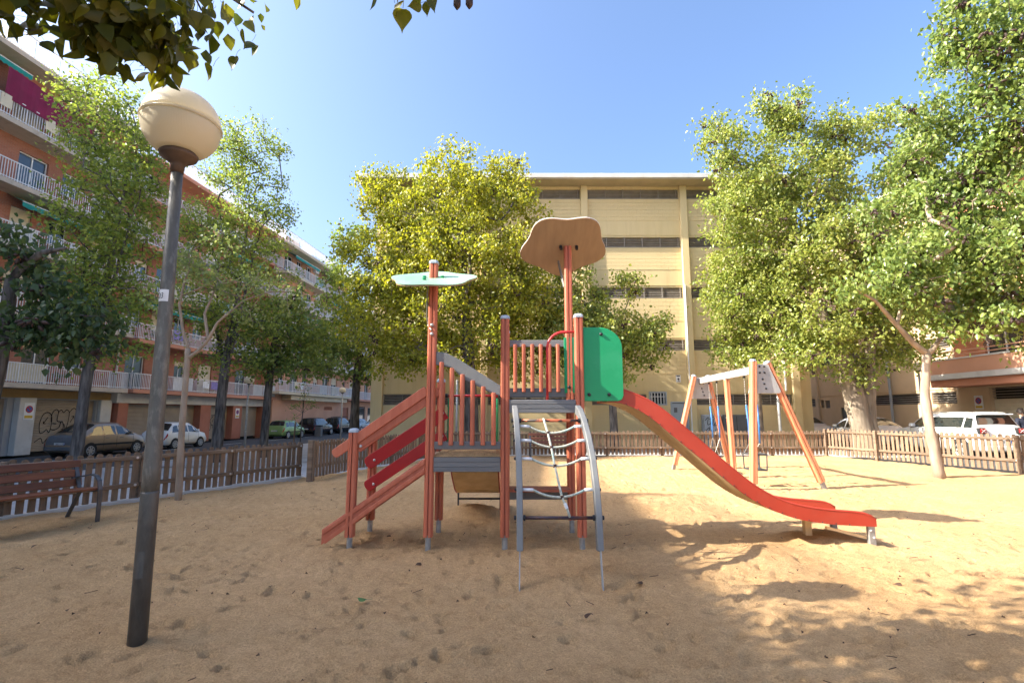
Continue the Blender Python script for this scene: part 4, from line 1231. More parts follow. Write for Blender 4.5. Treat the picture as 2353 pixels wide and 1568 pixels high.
# step between the two platforms and the low shelf
board_x("step_board", PX[2]+0.04, PX[2]+0.09, 0, 0, 0, 0.01, 'greyboard') if False else None
MB().box(PX[2]-0.03, PX[2]+0.03, YF+0.06, YR-0.06, 1.06, 1.55).build("riser_panel", M['orange'], play)
board_x("shelf_beam", PX[2]+hw, PX[3]-hw, YR+0.0, 0.42, 0.555, 0.05, 'greyboard', 0)
MB().box(PX[2]+hw, PX[3]-hw, YR-0.32, YR+0.02, 0.56, 0.59).build("shelf", M['orange'], play)
# red hoop handle
hp = [(0.425, YF-0.01, 1.70), (0.43, YF-0.01, 2.25)]
for k in range(7):
    a = math.pi/2*k/6; hp.append((0.43+0.20*(1-math.cos(a)), YF-0.01, 2.34+0.20*math.sin(a)))
hp.append((PX[3]-0.04, YF-0.01, 2.545))
MB().tube(hp, 0.0165, 10).build("hoop_handle", M['redtube'], play, smooth=True)

# canopies
def canopy(c, rx, ry, tilt, lob, rot, m_top, m_bot, name):
    """a lobed sheet, tilt about x; top and underside"""
    n = 72; ring = []
    for k in range(n):
        a = 2*math.pi*k/n
        r = 1 + 0.085*math.cos(lob*(a-rot)) + 0.03*math.cos(2*a+0.6)
        ring.append((rx*r*math.cos(a), ry*r*math.sin(a)))
    def tr(x, y, z):
        yy = y*math.cos(tilt)-z*math.sin(tilt); zz = y*math.sin(tilt)+z*math.cos(tilt)
        return (c[0]+x, c[1]+yy, c[2]+zz)
    u = MB(); u.v = [tr(x, y, 0.0) for x, y in ring] + [tr(x, y, 0.014) for x, y in ring]
    u.f = [tuple(range(n))[::-1]] + [(i, (i+1) % n, n+(i+1) % n, n+i) for i in range(n)] + [tuple(range(n, 2*n))]
    o = u.build(name, M[m_bot], play)
    t_ = MB(); t_.v = [tr(x*1.003, y*1.003, 0.0145) for x, y in ring] + [tr(x*1.003, y*1.003, 0.022) for x, y in ring]
    t_.f = [tuple(range(n))[::-1]] + [(i, (i+1) % n, n+(i+1) % n, n+i) for i in range(n)] + [tuple(range(n, 2*n))]
    t_.build("top_sheet", M[m_top], o)
    return o, tr
co_, trg = canopy((PX[1]-0.0, YF-0.03, 3.195), 0.50, 0.50, R(24.5), 5, R(90), 'palegreen', 'tansheet', "canopy")
for (x, y) in ((-0.11, 0.02), (0.11, 0.02), (-0.09, -0.13)):
    a = Vector(trg(x, y, 0.022)); b = Vector(trg(x, y, 0.045))
    MB().tube([a, b], 0.022, 10).build("bolt", M['green'], co_)
co_, trb = canopy((PX[3]-0.075, YR-0.02, 3.905), 0.575, 0.575, R(-26), 5, R(-54), 'whiteplastic', 'tansheet', "canopy")
for x in (-0.10, 0.125): 
    a = Vector(trb(x+0.055, -0.02, -0.06)); b = Vector(trb(x+0.055, -0.02, 0))
    MB().tube([a, b], 0.022, 10).build("bracket_bolt", M['boltblack'], co_)
MB().beam(trb(-0.06, 0.28, -0.01), (PX[3]-0.07, YR+0.06, 3.35), 0.012, 0.04).build("bracket", M['galv'], co_)
st = MB()
sp = [(PX[1]-0.075, YF+0.0, 3.19), (PX[1]-0.075, YF, 2.72), (PX[1]-0.055, YF, 2.62), (PX[1]-0.0, YF-0.058, 2.55)]
for a, b in zip(sp, sp[1:]): st.beam(a, b, 0.008, 0.045, up=(0, 1, 0))
bo = st.build("bracket", M['galv'], play)
for z in (2.62, 2.51): bolt(bo, (PX[1]-0.0, YF-0.055, z), (0, -1, 0), 0.022, 'bolt', 0.022)

# stairs
def slanted(name, p0, p1, h, y, th, m, round_end=False, parent=play):
    """board from p0 to p1 (x, z = top edge) with vertical depth h"""
    (x0, z0), (x1, z1) = p0, p1
    pts = [(x0, z0), (x1, z1), (x1, z1-h), (x0, z0-h)]
    if round_end:
        d = Vector((x1-x0, z1-z0)).normalized(); nrm = Vector((-d.y, d.x)); hh = h*d.x/2
        c0 = Vector((x0, z0-h/2)); c1 = Vector((x1, z1-h/2)); pts = []
        for k in range(9):
            a = math.pi/2 + math.pi*k/8
            r = hh*0.98; q = c0 + d*(math.cos(a)*r*0.65) + nrm*(math.sin(a)*r); pts.append((q.x, q.y))
        pts += [tuple(c1-nrm*hh), tuple(c1+nrm*hh)]
    return MB().prism([(x, y-th/2, z) for x, z in pts], (0, th, 0)).build(name, M[m], parent, bevel=0.004)
xA = PX[1]-0.05
hr_ = slanted("handrail", (-2.09, 1.155), (xA, 1.90), 0.135, YF-0.005, 0.045, 'orange', True)
fr_ = slanted("side_board", (PX[0]+0.05, 1.235), (xA, 1.765), 0.115, YF+0.02, 0.035, 'orange')
bolt(hr_, (-1.79, YF-0.03, 1.17)); 
sf = slanted("stringer", (-2.20, 0.225), (xA, 1.035), 0.17, YF-0.01, 0.055, 'orange')
slanted("stringer_strip", (-2.18, 0.225), (xA, 1.02), 0.055, YF-0.045, 0.012, 'orange', parent=sf)
slanted("stringer_strip", (-2.16, 0.12), (xA, 0.92), 0.055, YF-0.045, 0.012, 'orange', parent=sf)
slanted("stringer", (-2.17, 0.22), (xA, 1.02), 0.17, YR, 0.055, 'orange')
slanted("handrail", (-2.05, 1.16), (xA+0.03, 1.93), 0.135, YR-0.06, 0.045, 'orange', True)
for (a, b, hh) in ((1.03, 1.60, 0.205), (0.72, 1.295, 0.18)):
    rb = slanted("side_board", (PX[0]-0.02, a-0.02), (xA+0.12, b+0.07), hh, YR-0.07, 0.04, 'red', True)
    bolt(rb, (xA+0.09, YR-0.092, b-0.04)); bolt(rb, (PX[0]+0.05, YR-0.092, a-0.09))
for k in range(5):
    f = (k+0.6)/5.3; x = -2.1+(xA+2.1)*f; z = 0.19+0.81*f
    MB().box(x-0.06, x+0.12, YF+0.03, YR-0.03, z-0.02, z+0.015).build("tread", M['orange'], play)

# short slide behind platform 1
pth = [(0, 1.05), (0.12, 1.02), (0.35, 0.88), (0.7, 0.62), (1.05, 0.42), (1.35, 0.32), (1.75, 0.28)]
bd = MB()
for (dy, z) in pth:
    y = YR+0.03+dy
    bd.v += [(PX[1]+0.10, y, z), (PX[2]-0.12, y, z), (PX[1]+0.10, y, z-0.02), (PX[2]-0.12, y, z-0.02)]
for i in range(len(pth)-1):
    a, b = i*4, i*4+4
    bd.f += [(a, a+1, b+1, b), (a+2, b+2, b+3, a+3), (a, b, b+2, a+2), (a+1, a+3, b+3, b+1)]
bd.f += [(0, 2, 3, 1)]
sb = bd.build("slide_bed", M['plyslide'], play, smooth=False)
for x in (PX[1]+0.09, PX[2]-0.11):
    w = MB()
    for (dy, z) in pth:
        y = YR+0.03+dy
        w.v += [(x-0.01, y, z-0.025), (x-0.01, y, z+0.15), (x+0.01, y, z-0.025), (x+0.01, y, z+0.15)]
    for i in range(len(pth)-1):
        a, b = i*4, i*4+4
        w.f += [(a, b, b+1, a+1), (a+2, a+3, b+3, b+2), (a+1, b+1, b+3, a+3), (a, a+2, b+2, b)]
    w.build("slide_wall", M['slidered'], play)
    MB().box(x-0.01, x+0.01, YR+1.6, YR+1.7, -0.1, 0.29).build("slide_leg", M['darkmetal'], play)
bb = MB().tube([(PX[1]+0.08, YR+1.62, 0.17), (PX[2]-0.10, YR+1.62, 0.17)], 0.016, 8).build("slide_cross_bar", M['darkmetal'], play)

# arched rope ladder
prof = [(5.98, 1.60), (5.86, 1.555), (5.70, 1.44), (5.53, 1.27), (5.38, 1.05), (5.25, 0.80), (5.16, 0.55), (5.10, 0.25)]
LX = [(0.03, 0.075), (0.765, 0.845)]
rails = []
for (xt, xb2) in LX:
    w = MB(); n = len(prof); th = 0.062
    for i, (y, z) in enumerate(prof):
        f = i/(n-1)
        a = prof[max(0, i-1)]; b = prof[min(n-1, i+1)]
        d = Vector((b[0]-a[0], b[1]-a[1])).normalized(); nr = Vector((-d.y, d.x))
        dep = 0.055
        x = xt+(xb2-xt)*min(1, f*1.6)
        for (sx, sn) in ((-1, -1), (1, -1), (1, 1), (-1, 1)):
            w.v.append((x+sx*th/2, y+nr.x*dep*sn, z+nr.y*dep*sn))
    for i in range(n-1):
        for k in range(4): w.f.append((i*4+k, i*4+(k+1) % 4, i*4+4+(k+1) % 4, i*4+4+k))
    w.f += [(3, 2, 1, 0), ((n-1)*4, (n-1)*4+1, (n-1)*4+2, (n-1)*4+3)]
    o = w.build("ladder_rail", M['greyrail'], play, bevel=0.008)
    MB().beam((xb2, 5.09, 0.28), (xb2-0.008, 4.93, -0.12), 0.010, 0.06, up=(0, 1, 0)).build("ladder_foot", M['galv'], o)
    rails.append(o)
def rail_x(s, z):
    ys = prof
    for i in range(len(prof)-1):
        if prof[i][1] >= z >= prof[i+1][1]:
            f = (prof[i][1]-z)/(prof[i][1]-prof[i+1][1]); y = prof[i][0]+(prof[i+1][0]-prof[i][0])*f
            t_ = (i+f)/(len(prof)-1); xt, xb2 = LX[s]
            return xt+(xb2-xt)*min(1, t_*1.6), y
    return LX[s][1], prof[-1][0]
def rung(z, m, r):
    (x0, y0), (x1, y1) = rail_x(0, z), rail_x(1, z)
    o = MB().tube([(x0-0.02, y0, z), (x1+0.02, y1, z)], r, 12).build("ladder_bar", M[m], play, smooth=True)
    for x, s in ((x0, 1), (x1, -1)):
        MB().tube([(x+s*0.035, y0, z), (x+s*0.055, y0, z)], r*1.7, 12).build("collar", M['boltblack'], o)
        MB().tube([(x-s*0.035, y0, z), (x-s*0.055, y0, z)], r*1.3, 12).build("bolt", M['boltblack'], o)
rung(1.475, 'wornbar', 0.016); rung(0.545, 'darkbar', 0.017)
mids = []
for z in (1.415, 1.27, 1.09, 0.80):
    (x0, y0), (x1, y1) = rail_x(0, z), rail_x(1, z)
    a = x0+0.13; b = x1-0.11
    pts = []
    for k in range(15):
        f = k/14; pts.append((a+(b-a)*f, y0, z-0.075*(1-(2*f-1)**2)))
    o = MB().tube(pts, 0.0125, 8).build("ladder_rope", M['rope'], play, smooth=True)
    MB().tube([(x0+0.03, y0, z), (a+0.01, y0, z-0.004)], 0.0165, 10).build("ferrule", M['whiteplastic'], o, smooth=True)
    MB().tube([(b-0.01, y0, z-0.004), (x1-0.03, y0, z)], 0.0165, 10).build("ferrule", M['whiteplastic'], o, smooth=True)
    bolt(o, (x0-0.03, y0, z), (-1, 0, 0), 0.018, 'boltblack', 0.02); bolt(o, (x1+0.03, y0, z), (1, 0, 0), 0.018, 'boltblack', 0.02)
    mids.append((y0, z-0.075))
xm = [0.365, 0.395, 0.42, 0.445, 0.50]
vp = [(0.35, rail_x(0, 1.475)[1]-0.02, 1.50)] + [(x, y, z) for x, (y, z) in zip(xm[1:], mids)] + [(0.545, 5.17, 0.62), (0.565, 5.15, 0.55)]
vr = MB().tube(vp, 0.0125, 8).build("ladder_rope", M['rope'], play, smooth=True)
for x, (y, z) in zip(xm[1:], mids): MB().tube([(x, y, z-0.018), (x, y, z+0.018)], 0.019, 8).build("rope_clamp", M['darkbar'], vr)
MB().tube([(0.52, 5.18, 0.68), (0.54, 5.17, 0.63)], 0.017, 8).build("ferrule", M['whiteplastic'], vr)

# ================================================================== SWING SET
sw = thing("swing_set", "two seat swing frame with orange wooden legs and white beam by the back fence", "swing frame", (5.5, 12.8, 0), world_parts=True)
NT_, FT_ = Vector((5.33, 10.9, 2.50)), Vector((5.50, 14.8, 2.50))
def leg(p, q, w=0.135):
    p, q = Vector(p), Vector(q)
    d = (q-p).normalized(); s = d.cross(Vector((0, 1, 0))).normalized(); u = s.cross(d)
    k = w/0.105
    mb = MB().prism([p + s*(a*k) + u*(b*k) for a, b in SEC], q-p)
    o = mb.build("leg", M['swingwood'], sw)
    MB().tube([p-d*0.0, p-d*0.02, p-d*0.045], [w*0.55, w*0.55, w*0.4], 10).build("leg_cap", M['cap'], o)
    MB().beam(q-d*0.02, q+d*0.28, 0.05, 0.09).build("foot", M['galv'], o)
    return o
leg((5.17, 10.86, 2.66), (4.96, 10.74, 0.13)); leg((5.50, 10.92, 2.63), (6.50, 10.98, 0.14))
leg((5.28, 14.75, 2.62), (4.56, 14.6, 0.14)); leg((5.72, 14.85, 2.62), (6.27, 15.0, 0.14))
leg((5.42, 12.85, 2.40), (5.47, 12.85, 0.14), 0.12)
bm_ = MB().beam(NT_, FT_, 0.12, 0.17).build("beam", M['swingbeam'], sw, bevel=0.008)
for (c, y) in ((NT_, 10.86), (FT_, 14.83)):
    pn = [(c.x-0.16, 2.60), (c.x+0.16, 2.60), (c.x+0.40, 2.02), (c.x+0.36, 1.98), (c.x-0.30, 1.98)]
    o = MB().prism([(x, y-0.01, z) for x, z in pn], (0, 0.02, 0)).build("gusset_plate", M['swingbeam'], sw, bevel=0.004)
    for (dx, z) in ((-0.05, 2.55), (0.05, 2.55), (-0.05, 2.42), (0.05, 2.42), (0.0, 2.28), (0.03, 2.18), (0.06, 2.08)):
        bolt(o, (c.x+dx+0.02, y-0.01, z), (0, -1, 0), 0.022, 'boltblack', 0.018)
def chain(mb, p, q, r=0.011):
    p, q = Vector(p), Vector(q); n = max(3, int((q-p).length/0.028)); 
    pts = [p.lerp(q, k/n) for k in range(n+1)]
    mb.tube(pts, [r if k % 2 else r*0.5 for k in range(n+1)], 6)
def swing(y, bucket, label, twist=0.0):
    xb = NT_.x + (FT_.x-NT_.x)*(y-10.9)/3.9
    s = thing("swing", label, "swing", (xb, y, 0.34), world_parts=True)
    zs = 0.42 if not bucket else 0.34
    dy = 0.26
    for k in (-1, 1):
        top_ = Vector((xb, y+k*dy*1.05, 2.41)); a = Vector((xb, y+k*dy, 1.75)); b = Vector((xb+0.02, y+k*dy*0.9, 0.92))
        MB().box(xb-0.02, xb+0.02, top_.y-0.02, top_.y+0.02, 2.36, 2.44).build("hanger", M['darkmetal'], s)
        c = MB(); chain(c, top_, a)
        ztop = 0.68 if bucket else 0.44
        for e in (-1, 1): chain(c, b, (xb+e*0.14, y+k*dy*0.72, ztop), 0.010)
        co = c.build("chain", M['chain'], s, smooth=False)
        MB().tube([a, a.lerp(b, 0.5)+Vector((0.01, 0, 0)), b], 0.019, 8).build("chain_sleeve", M['blueslv'], co, smooth=True)
    if bucket:
        MB().box(xb-0.17, xb+0.17, y-0.2, y+0.2, 0.33, 0.365).build("seat", M['benchiron'], s, bevel=0.01)
        MB().tube([(xb-0.17, y-0.2, 0.68), (xb+0.17, y-0.2, 0.68), (xb+0.17, y+0.2, 0.68), (xb-0.17, y+0.2, 0.68), (xb-0.17, y-0.2, 0.68)], 0.018, 6).build("guard_ring", M['benchiron'], s)
        for (ex, ey) in ((-1, -1), (1, -1), (1, 1), (-1, 1), (0, -1), (0, 1)):
            MB().tube([(xb+ex*0.16, y+ey*0.19, 0.34), (xb+ex*0.17, y+ey*0.2, 0.68)], 0.014, 6).build("guard_bar", M['benchiron'], s)
    else:
        MB().box(xb-0.10, xb+0.10, y-0.22, y+0.22, 0.42, 0.45).build("seat", M['benchiron'], s, bevel=0.01)
swing(11.45, True, "black bucket swing seat with guard bars on blue sleeved chains, nearer one")
swing(13.85, False, "flat black swing seat on blue sleeved chains, farther one")

# ================================================================== LAMP POST (near)
lp = thing("street_lamp", "tall grey lamp post with cream globe standing in the sand at left", "street lamp", (-2.59, 3.77, 0))
MB().tube([(-0.013, 0, 0.98), (-0.016, 0, 1.16), (-0.03, 0, 2.4), (-0.045, 0, 3.44)], [0.0555, 0.055, 0.048, 0.040], 28).build("pole", M['pole'], lp, smooth=True)
MB().tube([(0, 0, -0.2), (-0.013, 0, 0.985), (-0.0135, 0, 1.0)], [0.0595, 0.0572, 0.0562], 28).build("lower_pole", M['poledark'], lp, smooth=True)
c = (-0.045, 0, 3.53)
MB().lathe([(0.045, -0.11), (0.048, -0.05), (0.062, -0.025), (0.128, 0.02), (0.136, 0.045), (0.122, 0.06)], c, 32).build("globe_holder", mat("brown cast collar", (0.12,0.075,0.05), (0.075,0.048,0.034), 7, 0.55, 0.3), lp, smooth=True)
gp = []
RG = 0.276
for k in range(19):
    a = -math.pi/2*0.62 + (math.pi/2*0.62)*k/18
    gp.append((RG*math.cos(a), 0.29+RG*0.98*math.sin(a)))
gb = MB().lathe(gp, c, 56).build("globe_lower", M['globe'], lp, smooth=True)
MB().lathe([(RG+0.001, 0.292), (RG+0.010, 0.296), (RG+0.010, 0.308), (RG+0.001, 0.312)], c, 56).build("globe_seam", M['globe'], lp, smooth=True)
gp = []
for k in range(15):
    a = (math.pi/2)*k/14
    gp.append((max(0.004, RG*math.cos(a)), 0.313+RG*0.94*math.sin(a)))
MB().lathe(gp, c, 56).build("globe_upper", M['globe'], lp, smooth=True)
hm = MB()
for k in range(6):
    a0 = R(-110+9*k); a1 = R(-110+9*(k+1)); r = 0.0600
    hm.add([(-0.006+r*math.cos(a0), r*math.sin(a0), 0.42), (-0.006+r*math.cos(a1), r*math.sin(a1), 0.42), (-0.008+r*math.cos(a1), r*math.sin(a1), 0.60), (-0.008+r*math.cos(a0), r*math.sin(a0), 0.60)], [(0, 1, 2, 3)])
hm.build("access_hatch", M['poledark'], lp, recalc=False)
sk = MB()
for k in range(7):
    a0 = R(-128+12*k); a1 = R(-128+12*(k+1)); r = 0.0505
    sk.add([(-0.03+r*math.cos(a0), r*math.sin(a0), 2.385), (-0.03+r*math.cos(a1), r*math.sin(a1), 2.385), (-0.03+r*math.cos(a1), r*math.sin(a1), 2.475), (-0.03+r*math.cos(a0), r*math.sin(a0), 2.475)], [(0, 1, 2, 3)])
sk.build("number_sticker", M['whiteplastic'], lp, recalc=False)
def digit3d(txt, size, loc, rot, m, parent, name="lettering"):
    cu = bpy.data.curves.new("lettering", 'FONT'); cu.body = txt; cu.size = size; cu.align_x = 'CENTER'
    to = bpy.data.objects.new("tmp", cu); COL.objects.link(to)
    dg = bpy.context.evaluated_depsgraph_get()
    me = bpy.data.meshes.new_from_object(to.evaluated_get(dg)); bpy.data.objects.remove(to)
    o = link(name, me, m, parent); o.location = loc; o.rotation_euler = rot
    return o
digit3d("003", 0.062, (-0.030-0.022, -0.0515, 2.405), (R(90), 0, R(-20)), M['ink'], lp)

# ================================================================== BENCHES
def bench(name, label, loc, rotz, length=1.8):
    """x along the bench, sits facing -y"""
    b = thing(name, label, "bench", loc, rotz)
    L2 = length/2
    for i, (y, z, tilt) in enumerate(((0.25, 0.80, 0.26), (0.215, 0.665, 0.26), (0.18, 0.53, 0.26))):
        p = MB()
        w, h = 0.030, 0.11
        pr = [(-w/2, -h/2), (w/2, -h/2), (w/2, h/2-0.01), (w/2-0.01, h/2), (-w/2+0.01, h/2), (-w/2, h/2-0.01)]
        q = [(a*math.cos(tilt)+bb_*math.sin(tilt), -a*math.sin(tilt)+bb_*math.cos(tilt)) for a, bb_ in pr]
        p.prism([(-L2, y+a, z+c_) for a, c_ in q], (length, 0, 0)); p.build("back_slat", M['benchwood'], b, bevel=0.006)
    for i, y in enumerate((0.07, -0.06, -0.19, -0.32)):
        MB().box(-L2, L2, y-0.055, y+0.055, 0.425+0.008*i, 0.455+0.008*i).build("seat_slat", M['benchwood'], b, bevel=0.006)
    for s in (-1, 1):
        x = s*(L2-0.06)
        fr = MB()
        arc = [(x, -0.41, 0.0), (x, -0.405, 0.25), (x, -0.40, 0.45), (x, -0.36, 0.58), (x, -0.28, 0.645), (x, -0.18, 0.66), (x, 0.20, 0.60)]
        for a, c_ in zip(arc, arc[1:]): fr.beam(a, c_, 0.055, 0.018, up=(0, 0.6, 0.8))
        fr.build("armrest", M['benchiron'], b)
        rl = MB(); rl.beam((x, 0.33, 0.0), (x, 0.06, 0.43), 0.05, 0.02, up=(0, 1, 0)); rl.beam((x, 0.08, 0.41), (x, 0.285, 0.86), 0.05, 0.02, up=(0, 1, 0)); rl.beam((x, 0.1, 0.415), (x, -0.4, 0.44), 0.05, 0.02)
        rl.build("leg", M['benchiron'], b)
    return b
ang = math.atan2(0.905, 0.425)
bench("park_bench", "dark brown slatted bench with iron armrest at the left edge", (-6.72, 7.05, 0.0), R(68))
bench("park_bench", "dark slatted bench against the back fence seen through the rope ladder", (1.75, 18.72, 0.0), R(180)+R(180), 2.3)

# ================================================================== FENCES
def picket_mesh(w=0.092, th=0.022, h=0.86):
    p = [(-w/2, 0), (w/2, 0), (w/2, h-w*0.45)]
    for k in range(1, 8):
        a = math.pi*k/8; p.append((w/2*math.cos(a), h-w*0.45+w*0.45*math.sin(a)))
    p += [(-w/2, h-w*0.45)]
    me = MB().prism([(a, -th/2, z) for a, z in p], (0, th, 0)).mesh("picket")
    me.materials.append(M['fence']); return me
PICK = picket_mesh()
def fence(label, pts, side=1, post_in=False, pitch=0.142, post_every=2.0, z0=0.06, rails_front=True, height=1.0, end_posts=(True, True), blocks=True):
    """side: which side of the run the rails are on (left normal * side)"""
    f = thing("picket_fence", label, "fence", (pts[0][0], pts[0][1], 0))
    rs = random.Random(len(label)*7)
    ox, oy = pts[0]
    for (x0, y0), (x1, y1) in zip(pts, pts[1:]):
        L_ = math.hypot(x1-x0, y1-y0); d = Vector(((x1-x0)/L_, (y1-y0)/L_, 0)); nr = Vector((-d.y, d.x, 0))*side
        an = math.atan2(d.y, d.x); a0 = Vector((x0-ox, y0-oy, 0))
        n = int(L_/pitch)
        for k in range(n):
            s = pitch*(k+0.5)
            p = a0 + d*s
            inst("picket", PICK, f, (p.x, p.y, z0+rs.uniform(-0.008, 0.008)), (rs.uniform(-0.008, 0.008), rs.uniform(-0.012, 0.012), an), (rs.uniform(0.94, 1.04), 1, height*rs.uniform(0.985, 1.015)))
        for (z, hh) in ((0.755*height, 0.075), (0.25*height, 0.075)):
            np_ = max(1, round(L_/post_every)); seg = L_/np_
            for k in range(np_):
                a = a0 + d*(seg*k+0.01) + nr*0.034; b = a0 + d*(seg*(k+1)-0.01) + nr*0.034
                rl = MB().beam((a.x, a.y, z0+z), (b.x, b.y, z0+z), 0.042, hh).build("rail", M['rail'], f, bevel=0.008)
                if blocks:
                    e = b - d*0.07
                    q = e + nr*0.023
                    MB().tube([(q.x, q.y, z0+z), (q.x+nr.x*0.012, q.y+nr.y*0.012, z0+z)], 0.022, 8).build("bolt", M['bolt'], rl)
        np_ = max(1, round(L_/post_every)); seg = L_/np_
        for k in range(np_+1):
            if k == 0 and not end_posts[0]: continue
            if k == np_ and not end_posts[1]: continue
            p = a0 + d*(seg*k) + nr*(0.10 if post_in else -0.06)
            pm = MB().box(-0.045, 0.045, -0.045, 0.045, -0.2, 0.90*height).mesh("post", bevel=0.01); pm.materials.append(M['rail'])
            inst("post", pm, f, (p.x, p.y, 0.0), (0, 0, an))
    return f
fence("weathered picket fence along the left street pavement", FENCE_L, side=-1, height=0.94)
fence("short weathered picket fence behind the stairs, from gate post to back corner", FENCE_M, side=1, blocks=False, end_posts=(False, False))
fence("long weathered picket fence along the back in front of the yellow hall", FENCE_B, side=-1, pitch=0.146, end_posts=(False, False))
fence("sunlit picket fence along the right hand street", FENCE_R, side=-1, post_in=True, pitch=0.150, post_every=1.95, height=1.1)
gt = thing("gate_post", "thick square wooden gate post at the end of the left fence", "post", (-4.78, 12.33, 0))
MB().box(-0.06, 0.06, -0.06, 0.06, -0.2, 0.93).build("post", M['rail'], gt, bevel=0.01)
MB().box(0.065, 0.10, -0.05, 0.05, -0.1, 0.90).build("side_board", M['fence'], gt, bevel=0.006)
bl = thing("concrete_bench", "low pale concrete block on the pavement beyond the gate", "block", (-6.6, 20.6, -0.12))
MB().box(-0.85, 0.85, -0.25, 0.25, -0.1, 0.42).build("slab", M['paving'], bl, bevel=0.03)

# ================================================================== LITTER
def leaf_outline(s=1.0):
    return [(0, 0.03), (0.14, 0.0), (0.30, 0.06), (0.40, 0.18), (0.41, 0.30), (0.33, 0.44), (0.25, 0.56), (0.15, 0.70), (0.06, 0.84), (0.02, 1.0), (-0.05, 0.82), (-0.16, 0.68), (-0.27, 0.55), (-0.36, 0.42), (-0.42, 0.27), (-0.38, 0.13), (-0.27, 0.03), (-0.13, 0.0)]
def leaf_mesh(name, s, m, curl=0.25, stem=True):
    ol = leaf_outline(); mb = MB()
    mb.v = [(x*s*1.05, y*s, -abs(x)*s*curl - (y-0.4)**2*s*curl*0.8) for x, y in ol] + [(0, 0.45*s, 0.0)]
    n = len(ol)
    mb.v += [(0, 0.2*s, 0.005*s), (0, 0.72*s, -0.03*s*curl*4)]
    mb.f = [(i, (i+1) % n, n if 0.2 < (ol[i][1]+ol[(i+1) % n][1])/2 < 0.62 else (n+1 if (ol[i][1]+ol[(i+1) % n][1])/2 <= 0.2 else n+2)) for i in range(n)]
    rt = [i for i in range(n-1) if (ol[i][1]+ol[i+1][1])/2 <= 0.2 and (ol[i+1][1]+ol[(i+2) % n][1])/2 > 0.2][0]+1
    def brk(lo, hi, thr):
        for i in range(lo, hi):
            a = (ol[i-1][1]+ol[i][1])/2 > thr; b = (ol[i][1]+ol[(i+1) % n][1])/2 > thr
            if a != b: return i
        return lo
    r1, r2, l2, l1 = brk(1, 9, 0.2), brk(1, 9, 0.62), brk(10, n, 0.62), brk(10, n, 0.2)
    mb.f += [(r1, n, n+1), (n+1, n, l1), (r2, n+2, n), (n, n+2, l2)]
    if stem: mb.tube([(0, 0, 0), (0.02*s, -0.35*s, 0.05*s), (0.0, -0.6*s, 0.2*s)], 0.012*s, 4)
    me = mb.mesh(name, recalc=False); me.materials.append(m)
    for q in me.polygons: q.use_smooth = True
    return me
dry = mat("dry brown leaf", (0.10,0.05,0.025), (0.055,0.028,0.016), 12, 0.8)
dl = leaf_mesh("fallen_leaf", 0.07, dry, 0.5)
rs = random.Random(4)
spots = [(-0.95, 5.55, "dark curled dry leaf on the sand in front of the left platform post"), (-1.55, 6.75, "dry leaf on the sand under the stairs of the climbing frame"), (0.55, 4.15, "dry leaf on the sand in front of the rope ladder"), (1.2, 4.95, "dry leaf on the sand just right of the rope ladder foot"), (3.55, 4.9, "single dark leaf on the sunlit sand right of the lamp shadow"), (-5.6, 6.2, "dark dry leaf on the sand near the left bench")]
for x, y, lab in spots:
    o = inst("fallen_leaf", dl, None, (x, y, 0.028), (rs.uniform(-0.4, 0.4), rs.uniform(-0.3, 0.3), rs.uniform(0, 6)))
    tag(o, lab, "leaf")
gm = mat("fresh green leaf", (0.07,0.16,0.04), None, 9, 0.6)
o = inst("fallen_leaf", leaf_mesh("fallen_leaf", 0.10, gm, 0.3), None, (-1.21, 4.47, 0.03), (0.1, 0.1, 1.2)); tag(o, "small fresh green leaf lying on the shaded sand in the foreground", "leaf")
lit = MB()
for k in range(900):
    x = rs.uniform(-7, 10); y = 1.8+16*rs.random()**1.5
    if rs.random() < 0.35:
        a = rs.uniform(0, 3.14); l = rs.uniform(0.03, 0.11)
        lit.beam((x, y, 0.018), (x+l*math.cos(a), y+l*math.sin(a), 0.024), 0.004, 0.004)
    else:
        s = rs.uniform(0.007, 0.024); a = rs.uniform(0, 6)
        lit.add([(x, y, 0.014), (x+s*math.cos(a), y+s*math.sin(a), 0.03), (x+s*1.3*math.cos(a+0.9), y+s*1.3*math.sin(a+0.9), 0.02), (x+s*0.8*math.cos(a+1.8), y+s*0.8*math.sin(a+1.8), 0.03)], [(0, 1, 2, 3)])
o = lit.build("leaf_litter", dry, None, recalc=False); o["kind"] = "stuff"; o["label"] = "scattered twigs and crumbs of dry leaf on the sand"; o["category"] = "litter"
# ================================================================== TREES
def skeleton_mesh(segs, sides=6):
    """segs: list of (p, q, r0, r1)"""
    V, F = [], []
    for p, q, r0, r1 in segs:
        p, q = np.asarray(p), np.asarray(q)
        d = q-p; L_ = np.linalg.norm(d)
        if L_ < 1e-6: continue
        d /= L_
        s = np.cross(d, [0.31, 0.17, 0.93]); s /= np.linalg.norm(s); u = np.cross(d, s)
        n = sides if r0 > 0.03 else (5 if r0 > 0.012 else 3)
        o = len(V)
        for c, r in ((p-d*r0*0.3, r0), (q+d*r1*0.3, r1)):
            for k in range(n):
                a = 2*math.pi*k/n; V.append(tuple(c+s*(math.cos(a)*r)+u*(math.sin(a)*r)))
        for k in range(n): F.append((o+k, o+(k+1) % n, o+n+(k+1) % n, o+n+k))
    me = bpy.data.meshes.new("limbs"); me.from_pydata(V, [], F); me.update()
    for p in me.polygons: p.use_smooth = True
    return me

